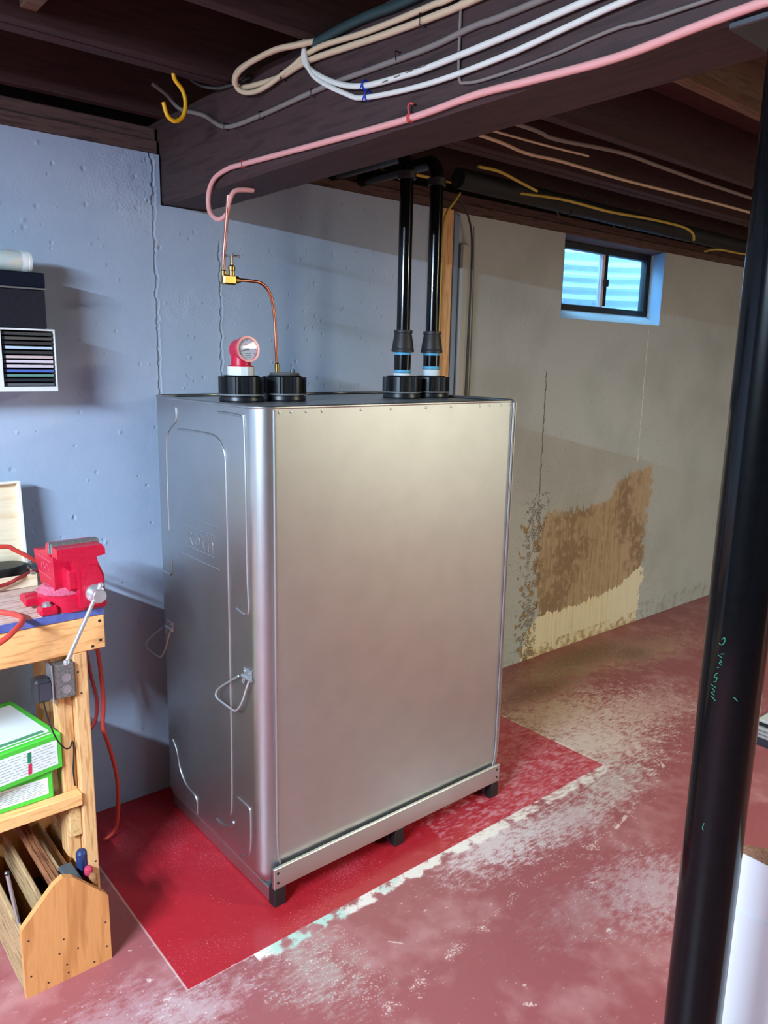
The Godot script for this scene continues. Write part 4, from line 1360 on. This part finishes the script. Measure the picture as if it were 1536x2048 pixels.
# ---------------------------------------------------------------- vise
func build_vise() -> void:
	var o := Vector3(0.075, 0.9462, 0.42)
	var t := thing("bench_vise", "bright red cast iron bench vise bolted to the corner of the workbench", "vise", o)
	var st := mb()
	# swivel base with bolting lugs
	lathe(st, [Vector2(0.0, 0.0), Vector2(0.080, 0.0), Vector2(0.080, 0.040), Vector2(0.076, 0.044), Vector2(0.0, 0.044)], Transform3D(Basis.IDENTITY, o + Vector3(0.004, 0, 0.012)), 40)
	for a in [[-0.070, 0.072], [0.06, 0.08], [-0.075, -0.07]]:
		var d := Vector3(a[0], 0, a[1])
		bx(st, o + d + Vector3(-0.024, 0, -0.024), o + d + Vector3(0.024, 0.025, 0.018), 0.006)
	bx(st, o + Vector3(-0.108, 0.010, -0.02), o + Vector3(-0.07, 0.032, 0.008), 0.003)
	part(t, "base", st, M.red_paint)
	for a in [[-0.072, 0.072], [0.062, 0.078]]:
		st = mb()
		lathe(st, [Vector2(0.0, 0.025), Vector2(0.014, 0.025), Vector2(0.014, 0.028), Vector2(0.010, 0.028), Vector2(0.010, 0.035), Vector2(0.0, 0.035)], Transform3D(Basis.IDENTITY, o + Vector3(a[0], 0, a[1])), 6)
		part(t, "bolt", st, M.steel)
	st = mb()
	lathe(st, [Vector2(0.074, 0.044), Vector2(0.075, 0.047), Vector2(0.055, 0.062), Vector2(0.0, 0.064)], Transform3D(Basis.IDENTITY, o), 40)
	part(t, "swivel_plate", st, speckle(C(206, 120, 140), C(186, 60, 86), 71, 20.0, 0.5))
	# fixed body: outline in z, y extruded across x
	var side := Transform3D(Basis(Vector3(0, 0, 1), Vector3(0, 1, 0), Vector3(1, 0, 0)), o + Vector3(-0.042, 0, 0))
	st = mb()
	prism(st, [Vector2(-0.075, 0.052), Vector2(0.045, 0.045), Vector2(0.055, 0.075), Vector2(0.05, 0.135), Vector2(0.050, 0.185), Vector2(0.012, 0.185), Vector2(0.0, 0.165), Vector2(-0.07, 0.148), Vector2(-0.125, 0.142), Vector2(-0.12, 0.115), Vector2(-0.1, 0.095)], 0.085, side)
	var fixed := part(t, "fixed_body", st, M.red_paint)
	st = mb()
	bx(st, o + Vector3(-0.0435, 0.085, -0.085), o + Vector3(-0.0425, 0.088, 0.03), 0.0, Basis(Vector3(1, 0, 0), 0.0))
	bx(st, o + Vector3(-0.0435, 0.132, -0.095), o + Vector3(-0.0425, 0.135, 0.03), 0.0)
	for k in 4:
		bx(st, o + Vector3(-0.0436, 0.098, -0.055 + k * 0.019), o + Vector3(-0.0424, 0.122, -0.050 + k * 0.019), 0.0)
		bx(st, o + Vector3(-0.0436, 0.117 - 0.01 * (k % 2), -0.055 + k * 0.019), o + Vector3(-0.0424, 0.121 - 0.01 * (k % 2), -0.042 + k * 0.019), 0.0)
	part(fixed, "raised_lettering", st, mat(C(222, 80, 104), 0.45), "raised cast marks")
	# wide upper jaw of the fixed body
	st = mb()
	bx(st, o + Vector3(-0.05, 0.150, 0.012), o + Vector3(0.078, 0.188, 0.043), 0.005)
	part(t, "fixed_jaw", st, M.red_paint)
	st = mb()
	bx(st, o + Vector3(-0.052, 0.163, 0.0435), o + Vector3(0.079, 0.193, 0.053), 0.0015)
	part(t, "jaw_plate", st, M.grey_metal)
	# moving jaw: slide bar and front block
	st = mb()
	bx(st, o + Vector3(-0.022, 0.062, -0.04), o + Vector3(0.045, 0.120, 0.10), 0.006)
	part(t, "slide", st, M.red_paint)
	st = mb()
	prism(st, [Vector2(-0.048, 0.185), Vector2(0.072, 0.185), Vector2(0.080, 0.172), Vector2(0.080, 0.156), Vector2(0.056, 0.152), Vector2(0.058, 0.140), Vector2(0.074, 0.098), Vector2(0.074, 0.022), Vector2(0.066, 0.012), Vector2(0.006, 0.012), Vector2(0.004, 0.10), Vector2(-0.006, 0.142), Vector2(-0.03, 0.152), Vector2(-0.048, 0.158)], 0.042, Transform3D(Basis.IDENTITY, o + Vector3(0, 0, 0.068)))
	var mv := part(t, "moving_jaw", st, M.red_paint)
	st = mb()
	prism(st, [Vector2(0.012, 0.016), Vector2(0.068, 0.016), Vector2(0.070, 0.092), Vector2(0.054, 0.130), Vector2(0.020, 0.130), Vector2(0.012, 0.10)], 0.006, Transform3D(Basis.IDENTITY, o + Vector3(0, 0, 0.109)))
	part(mv, "raised_face", st, M.red_paint)
	st = mb()
	bx(st, o + Vector3(-0.050, 0.163, 0.0585), o + Vector3(0.079, 0.192, 0.0685), 0.0015)
	part(t, "jaw_plate", st, M.grey_metal)
	# screw head and tommy bar
	var hc := o + Vector3(0.043, 0.052, 0.112)
	st = mb()
	lathe(st, [Vector2(0.0, 0.0), Vector2(0.025, 0.0), Vector2(0.025, 0.012), Vector2(0.020, 0.015), Vector2(0.017, 0.017), Vector2(0.017, 0.028), Vector2(0.019, 0.034), Vector2(0.019, 0.044), Vector2(0.017, 0.047), Vector2(0.0, 0.0475)], Transform3D(axis_to(Vector3(0, 0, 1)), hc), 28)
	part(t, "spindle_head", st, M.chrome)
	st = mb()
	var a0 := hc + Vector3(0.010, 0.026, 0.027)
	var a1 := hc + Vector3(-0.094, -0.172, 0.030)
	tube(st, [a0, a1], 0.0058, 14)
	ball(st, a0, 0.0085, 12)
	ball(st, a1, 0.0092, 12)
	part(t, "tommy_bar", st, M.chrome)

# ---------------------------------------------------------------- boxes and electrics under the bench
func printed_lines(parent: Node3D, st_mat: Material, lo: Vector3, hi: Vector3, n: int, tb: Basis, piv: Vector3, sd: int) -> void:
	# flat print: rows of thin grey strokes on a carton face (local coordinates before turning)
	var rng := RandomNumberGenerator.new()
	rng.seed = sd
	var st := mb()
	for k in n:
		var y := lerpf(hi.y, lo.y, (k + 0.5) / n)
		var x := lo.x
		while x < hi.x - 0.01:
			var l := rng.randf_range(0.01, 0.04)
			var p0 := piv + tb * Vector3(x, y, hi.z)
			var p1 := piv + tb * Vector3(minf(x + l, hi.x), y, hi.z)
			var u := tb * Vector3(0, 0.0007, 0)
			quad(st, p0 - u, p1 - u, p1 + u, p0 + u, tb * Vector3(0, 0, 1))
			x += l + rng.randf_range(0.003, 0.01)
	part(parent, "print", st, st_mat)

func carton(label: String, piv: Vector3, yaw: float, size: Vector3, sd: int, tags: bool) -> void:
	# piv is the front right lower corner
	var t := thing("cardboard_carton", label, "box", piv, "green and white cartons on the bench shelf")
	var tb := Basis(Vector3.UP, yaw)
	var ctr := piv + tb * Vector3(-size.x * 0.5, size.y * 0.5, -size.z * 0.5)
	var st := mb()
	bx(st, ctr - size * 0.5, ctr + size * 0.5, 0.003, tb)
	part(t, "body", st, M.carton_green)
	var g := mat(C(150, 154, 150), 0.6)
	# white front panel and white top panel, printed
	var at := func(x: float, y: float, z: float) -> Vector3: return piv + tb * Vector3(x, y, z)
	st = mb()
	quad(st, at.call(-size.x + 0.02, 0.014, 0.0006), at.call(-0.014, 0.016, 0.0006), at.call(-0.014, size.y - 0.016, 0.0006), at.call(-size.x + 0.02, size.y - 0.014, 0.0006), tb * Vector3(0, 0, 1))
	part(t, "front_print", st, M.carton_white)
	printed_lines(t, g, Vector3(-size.x + 0.03, 0.02, 0), Vector3(-0.022, size.y - 0.02, 0.0011), 8, tb, piv, sd)
	st = mb()
	quad(st, at.call(-size.x + 0.02, size.y + 0.0006, -0.03), at.call(-0.018, size.y + 0.0006, -0.03), at.call(-0.018, size.y + 0.0006, -size.z + 0.03), at.call(-size.x + 0.02, size.y + 0.0006, -size.z + 0.03), Vector3.UP)
	part(t, "top_print", st, M.carton_white)
	if tags:
		for k in 2:
			st = mb()
			var y0: float = [0.052, 0.018][k]
			quad(st, at.call(-0.100, y0, 0.0014), at.call(-0.090, y0, 0.0014), at.call(-0.088, y0 + 0.03, 0.0014), at.call(-0.098, y0 + 0.03, 0.0014), tb * Vector3(0, 0, 1))
			part(t, "tag", st, [mat(C(20, 130, 90), 0.5), mat(C(206, 40, 76), 0.5)][k])
		st = mb()
		quad(st, at.call(-size.x + 0.02, size.y + 0.0010, -0.014), at.call(-0.02, size.y + 0.0010, -0.014), at.call(-0.02, size.y + 0.0010, -0.020), at.call(-size.x + 0.02, size.y + 0.0010, -0.020), Vector3.UP)
		part(t, "white_line", st, M.carton_white)
		st = mb()
		quad(st, at.call(-size.x + 0.03, size.y + 0.0011, -0.036), at.call(-0.03, size.y + 0.0011, -0.036), at.call(-0.03, size.y + 0.0011, -0.052), at.call(-size.x + 0.03, size.y + 0.0011, -0.052), Vector3.UP)
		part(t, "green_band", st, mat(C(86, 156, 110), 0.5))

func build_shelf_things() -> void:
	carton("green and white printed carton lying flat on the pine bench shelf", Vector3(-0.008, 0.3985, 0.478), 0.0, Vector3(0.34, 0.082, 0.24), 81, false)
	carton("green and white carton with red and green tags on top of another carton", Vector3(0.022, 0.4815, 0.478), 0.17, Vector3(0.36, 0.106, 0.31), 82, true)
	# junction box on the bench leg
	var o := Vector3(0.0, 0.70, 0.43)
	var t := thing("junction_box", "grey metal electrical junction box with round knockouts on the bench leg", "electrical box", o)
	var st := mb()
	bx(st, Vector3(0.0, 0.702, 0.4705), Vector3(0.06, 0.802, 0.512), 0.004)
	part(t, "body", st, M.grey_metal)
	for p in [[0.036, 0.728], [0.036, 0.762]]:
		st = mb()
		lathe(st, [Vector2(0.0125, 0.0), Vector2(0.0125, 0.001), Vector2(0.0112, 0.001), Vector2(0.0112, 0.0002), Vector2(0.0, 0.0002)], Transform3D(axis_to(Vector3(0, 0, 1)), Vector3(p[0], p[1], 0.512)), 24)
		part(t, "knockout", st, M.steel)
	st = mb()
	bx(st, Vector3(-0.004, 0.698, 0.466), Vector3(0.0, 0.806, 0.517), 0.001)
	part(t, "cover_plate", st, M.steel)
	t = thing("power_adapter", "chunky black power adapter plugged into the grey junction box", "adapter", Vector3(-0.03, 0.70, 0.49))
	st = mb()
	bx(st, Vector3(-0.048, 0.704, 0.468), Vector3(-0.0045, 0.772, 0.515), 0.008)
	part(t, "housing", st, mat(C(44, 44, 48), 0.5))
	st = mb()
	bx(st, Vector3(-0.036, 0.712, 0.515), Vector3(-0.006, 0.760, 0.5165), 0.001)
	part(t, "label_plate", st, mat(C(60, 60, 70), 0.4))
	cable("adapter_cord", "thin black cord drooping from the adapter past the green cartons", "cord", [Vector3(-0.024, 0.705, 0.495), Vector3(-0.018, 0.66, 0.50), Vector3(-0.005, 0.60, 0.515), Vector3(0.016, 0.56, 0.515), Vector3(0.035, 0.548, 0.505), Vector3(0.05, 0.555, 0.485), Vector3(0.055, 0.52, 0.474), Vector3(0.05, 0.46, 0.474), Vector3(0.052, 0.41, 0.474)], 0.0022, M.black)

# ---------------------------------------------------------------- wooden tool tote
func build_tote() -> void:
	var o := Vector3(-0.063, 0, 0.5)
	var t := thing("tool_tote", "handmade wooden tool tote with a gabled orange end board on the floor", "tool box", o)
	var end := [Vector2(-0.175, 0.0), Vector2(0.048, 0.0), Vector2(0.048, 0.196), Vector2(0.040, 0.208), Vector2(-0.040, 0.293), Vector2(-0.066, 0.305), Vector2(-0.090, 0.292), Vector2(-0.175, 0.200)]
	for z in [0.700, 0.235]:
		var st := mb()
		prism(st, end, 0.018, Transform3D(Basis.IDENTITY, Vector3(0, 0, z)))
		var e := part(t, "end_board", st, M.ply_end)
		if z > 0.5:
			for p in [[-0.160, 0.165], [-0.160, 0.06], [-0.075, 0.125], [-0.088, 0.088], [-0.071, 0.046], [-0.068, 0.02], [0.0, 0.015], [0.036, 0.045], [0.036, 0.12], [-0.12, 0.018], [-0.04, 0.08]]:
				screw(e, Vector3(p[0], p[1], 0.718), 0.0025)
	for x in [[-0.175, 0.18], [0.033, 0.18]]:
		var st := mb()
		bx(st, Vector3(x[0], 0.0, 0.2535), Vector3(x[0] + 0.015, x[1], 0.6995), 0.003)
		part(t, "side_board", st, M.tote_side)
	for x in [[-0.106, 0.205], [-0.008, 0.20]]:
		var st := mb()
		bx(st, Vector3(x[0], 0.012, 0.2535), Vector3(x[0] + 0.013, x[1], 0.6995), 0.003)
		part(t, "divider", st, M.tote_side)
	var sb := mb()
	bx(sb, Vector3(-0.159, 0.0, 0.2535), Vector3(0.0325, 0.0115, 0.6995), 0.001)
	part(t, "bottom_board", sb, speckle(C(70, 56, 44), C(44, 36, 30), 93, 12.0, 0.9))  # dark tone puts the shade inside the tote into the colour
	sb = mb()
	bx(sb, Vector3(-0.082, 0.236, 0.2535), Vector3(-0.046, 0.256, 0.6995), 0.006)
	for k in 3:
		bx(sb, Vector3(-0.078 + k * 0.011, 0.255, 0.26), Vector3(-0.073 + k * 0.011, 0.259, 0.695), 0.002)
	part(t, "handle", sb, wood(C(150, 96, 62), C(84, 50, 34), 2, 91, 0.5, 20.0))
	# tools standing in it
	var sd := [
		[Vector3(0.013, 0.196, 0.622), 0.015, 0.105, mat(C(40, 52, 92), 0.35), "dark blue handled screwdriver standing in the wooden tote", 0.0],
		[Vector3(0.019, 0.183, 0.655), 0.0115, 0.082, mat(C(190, 60, 84), 0.15), "clear red handled screwdriver beside the blue one in the tote", 0.0],
		[Vector3(0.021, 0.180, 0.684), 0.0115, 0.078, mat(C(150, 104, 66), 0.15), "amber handled screwdriver at the end board of the tote", 0.0]]
	for s in sd:
		var c: Vector3 = s[0]
		var r: float = s[1]
		var hh: float = s[2]
		var tt := thing("screwdriver", s[4], "screwdriver", Vector3(c.x, 0.0125, c.z), "screwdrivers in the tote")
		var st := mb()
		var prof := []
		for k in 24:
			var rr := r * (1.0 if k % 4 < 2 else 0.88)
			prof.append(Vector2(cos(TAU * k / 24) * rr, sin(TAU * k / 24) * rr))
		prism(st, prof, hh * 0.78, Transform3D(Basis(Vector3(1, 0, 0), Vector3(0, 0, -1), Vector3(0, 1, 0)), c))
		lathe(st, [Vector2(r, hh * 0.78), Vector2(r * 0.96, hh * 0.9), Vector2(r * 0.7, hh * 0.97), Vector2(0.0, hh)], Transform3D(Basis.IDENTITY, c), 24)
		part(tt, "handle", st, s[3])
		st = mb()
		tube(st, [Vector3(c.x, 0.0125, c.z), c], 0.003, 8)
		part(tt, "shank", st, M.steel)
	var tt := thing("tool_case", "dark grey flat plastic tool case wedged in the wooden tote", "tool case", Vector3(-0.025, 0.0125, 0.63))
	var st := mb()
	bx(st, Vector3(-0.045, 0.04, 0.600), Vector3(-0.0085, 0.262, 0.696), 0.004)
	part(tt, "body", st, mat(C(70, 76, 78), 0.55))
	st = mb()
	bx(st, Vector3(-0.047, 0.205, 0.598), Vector3(-0.0083, 0.210, 0.698), 0.001)
	part(tt, "lip", st, mat(C(92, 98, 98), 0.5))
	tt = thing("steel_rod", "thin steel rod leaning over the left side board of the tote", "rod", Vector3(-0.15, 0.02, 0.62))
	st = mb()
	tube(st, [Vector3(-0.153, 0.03, 0.64), Vector3(-0.168, 0.2, 0.655), Vector3(-0.184, 0.335, 0.66)], 0.005, 10)
	part(tt, "rod", st, M.steel)
	st = mb()
	ball(st, Vector3(-0.1845, 0.338, 0.66), 0.007, 10)
	part(tt, "tip", st, M.dark_steel)

# ---------------------------------------------------------------- disc rack and things above it
func build_rack() -> void:
	var t := thing("disc_rack", "white wall rack holding a column of slim disc cases", "rack", Vector3(0.06, 1.53, 0.075))
	var st := mb()
	bx(st, Vector3(-0.2, 1.531, 0.001), Vector3(0.174, 1.545, 0.152), 0.001)
	part(t, "bottom_panel", st, M.white)
	st = mb()
	bx(st, Vector3(-0.2, 1.708, 0.001), Vector3(0.174, 1.713, 0.152), 0.001)
	part(t, "top_panel", st, M.white)
	st = mb()
	bx(st, Vector3(0.170, 1.545, 0.001), Vector3(0.174, 1.708, 0.152), 0.001)
	part(t, "side_panel", st, M.white)
	st = mb()
	bx(st, Vector3(0.004, 1.545, 0.001), Vector3(0.023, 1.708, 0.152), 0.001)
	part(t, "divider", st, M.white)
	st = mb()
	bx(st, Vector3(-0.2, 1.545, 0.001), Vector3(0.170, 1.708, 0.006), 0.0)
	part(t, "back_panel", st, M.black)
	var cols := [[C(70, 68, 66), "black disc case topmost"], [C(92, 86, 80), "dark grey disc case second from top"], [C(60, 58, 58), "black disc case with white mark third from top"], [C(196, 216, 232), "pale blue disc case fourth from top"], [C(58, 58, 60), "black disc case fifth from top"], [C(214, 190, 188), "pale pink disc case sixth from top"], [C(226, 214, 222), "white and red disc case seventh from top"], [C(220, 206, 214), "pale lilac disc case eighth from top"], [C(84, 112, 190), "blue disc case ninth from top"], [C(104, 152, 140), "green disc case tenth from top"], [C(40, 48, 56), "dark disc case second from bottom"], [C(96, 100, 104), "smoky grey disc case at the bottom"]]
	var h := 0.0134
	for k in 12:
		var y := 1.7065 - h * (k + 1)
		var tt := thing("disc_case", cols[k][1] + " of the white rack", "disc case", Vector3(0.097, y, 0.08), "disc cases in the white rack")
		st = mb()
		bx(st, Vector3(0.0265, y, 0.02), Vector3(0.1675, y + 0.0102, 0.1495), 0.001)
		part(tt, "case", st, mat(C(34, 34, 38), 0.2))
		st = mb()
		bx(st, Vector3(0.033, y + 0.0014, 0.1495), Vector3(0.164, y + 0.0090, 0.1502), 0.0)
		part(tt, "spine", st, mat(cols[k][0], 0.35))
	t = thing("black_storage_box", "black storage box with a lid line on top of the white disc rack", "box", Vector3(0.0, 1.7135, 0.075))
	st = mb()
	bx(st, Vector3(-0.2, 1.7135, 0.002), Vector3(0.154, 1.825, 0.148), 0.003)
	part(t, "body", st, M.black_case)
	st = mb()
	bx(st, Vector3(-0.2, 1.8255, 0.002), Vector3(0.160, 1.8305, 0.152), 0.001)
	part(t, "lid_rim", st, mat(C(110, 108, 106), 0.35))
	st = mb()
	bx(st, Vector3(-0.2, 1.831, 0.002), Vector3(0.156, 1.874, 0.149), 0.003)
	part(t, "lid", st, mat(C(24, 28, 40), 0.15))
	t = thing("poster_tube", "pale printed cardboard tube with white end cap lying on the black box", "tube", Vector3(-0.04, 1.8745, 0.09))
	st = mb()
	var ty := 1.9055
	lathe(st, [Vector2(0.0, -0.2), Vector2(0.0305, -0.2), Vector2(0.0305, 0.107), Vector2(0.0, 0.107)], Transform3D(axis_to(Vector3(1, 0, 0)), Vector3(0, ty, 0.105)), 32)
	part(t, "tube", st, speckle(C(222, 206, 184), C(176, 206, 212), 92, 7.0, 0.5))
	st = mb()
	lathe(st, [Vector2(0.0, 0.102), Vector2(0.031, 0.102), Vector2(0.031, 0.118), Vector2(0.0295, 0.119), Vector2(0.031, 0.121), Vector2(0.030, 0.129), Vector2(0.0, 0.131)], Transform3D(axis_to(Vector3(1, 0, 0)), Vector3(0, ty, 0.105)), 32)
	part(t, "end_cap", st, M.white)

# ---------------------------------------------------------------- things at the right edge
func build_right_things() -> void:
	var piv := Vector3(1.0, 0, 1.925)
	var t := thing("white_carton", "flattened white cardboard carton with torn brown rim standing behind the steel column", "box", Vector3(1.015, 0, 2.2))
	var paper := mat(C(250, 250, 252), 0.55)
	var st := mb()
	bx(st, piv, piv + Vector3(0.012, 0.60, 0.55), 0.001)
	part(t, "front_sheet", st, paper)
	st = mb()
	bx(st, piv + Vector3(0.0125, 0, 0), piv + Vector3(0.026, 0.595, 0.55), 0.001)
	part(t, "back_sheet", st, paper)
	st = mb()
	var rng := RandomNumberGenerator.new()
	rng.seed = 12
	var poly := [Vector2(0.0, 0.6)]
	for k in 28:
		poly.append(Vector2(0.02 * k, 0.612 + minf(0.02 * k, 0.14) * 0.22 + rng.randf_range(-0.004, 0.005)))
	poly.append(Vector2(0.54, 0.6))
	prism(st, poly, 0.008, Transform3D(Basis(Vector3(0, 0, 1), Vector3(0, 1, 0), Vector3(-1, 0, 0)), piv + Vector3(0.010, 0, 0)))
	part(t, "torn_rim", st, speckle(C(168, 124, 92), C(130, 92, 66), 95, 25.0, 0.85), "torn brown cardboard edge")
	st = mb()
	bx(st, piv + Vector3(-0.0035, 0.002, 0.004), piv + Vector3(-0.0005, 0.466, 0.546), 0.001)
	part(t, "flap", st, paper)
	t = thing("flat_metal_case", "flat grey case with ribbed aluminium edge and black base on the floor", "case", Vector3(2.9, 0, 1.6))
	st = mb()
	bx(st, Vector3(2.735, 0.0, 1.235), Vector3(3.2, 0.035, 2.0), 0.004)
	part(t, "base", st, mat(C(52, 52, 60), 0.5))
	for k in 3:
		st = mb()
		bx(st, Vector3(2.728, 0.037 + k * 0.0175, 1.228), Vector3(3.2, 0.0505 + k * 0.0175, 2.0), 0.004)
		part(t, "aluminium_strip", st, mat(C(214, 212, 206), 0.35, 0.5))
	st = mb()
	bx(st, Vector3(2.745, 0.088, 1.245), Vector3(3.19, 0.098, 1.99), 0.002)
	part(t, "seal", st, M.black)
	st = mb()
	bx(st, Vector3(2.75, 0.0985, 1.25), Vector3(3.185, 0.112, 1.985), 0.004)
	part(t, "lid", st, mat(C(190, 194, 188), 0.5))
	t = thing("red_block", "small red block with pale top on the floor behind the column", "block", Vector3(3.78, 0, 0.84))
	st = mb()
	prism(st, [Vector2(0, 0), Vector2(0.07, 0), Vector2(0.10, 0.085), Vector2(0.0, 0.085)], -0.09, Transform3D(Basis(Vector3.UP, 0.6), Vector3(3.72, 0, 0.84)))
	part(t, "body", st, mat(C(206, 52, 52), 0.5))
	st = mb()
	prism(st, [Vector2(0.0, 0.0855), Vector2(0.10, 0.0855), Vector2(0.10, 0.093), Vector2(0.0, 0.093)], -0.09, Transform3D(Basis(Vector3.UP, 0.6), Vector3(3.72, 0, 0.84)))
	part(t, "top", st, mat(C(238, 176, 164), 0.5))

# ---------------------------------------------------------------- the fittings behind the lights
func build_lamps() -> void:
	var t := thing("strip_light", "long fluorescent strip light under the joists near the left wall", "light", Vector3(-2.3, 2.409, 2.0))
	var st := mb()
	bx(st, Vector3(-2.37, 2.362, 1.34), Vector3(-2.23, 2.409, 2.66), 0.006)
	part(t, "housing", st, M.white)
	st = mb()
	tube(st, [Vector3(-2.3, 2.342, 1.38), Vector3(-2.3, 2.342, 2.62)], 0.016, 14)
	part(t, "lamp_tube", st, glow(Color(0.8, 0.9, 1.0), 2.0))
	for z in [1.36, 2.64]:
		st = mb()
		bx(st, Vector3(-2.325, 2.322, z - 0.02), Vector3(-2.275, 2.3615, z + 0.02), 0.003)
		part(t, "tube_holder", st, M.white)
	t = thing("ceiling_lamp", "square warm ceiling lamp under the joists further into the room", "light", Vector3(2.7, 2.409, 3.4))
	st = mb()
	bx(st, Vector3(2.43, 2.375, 3.13), Vector3(2.97, 2.409, 3.67), 0.006)
	part(t, "housing", st, M.white)
	st = mb()
	bx(st, Vector3(2.45, 2.362, 3.15), Vector3(2.95, 2.3745, 3.65), 0.003)
	part(t, "diffuser", st, glow(Color(1.0, 0.86, 0.66), 2.0))
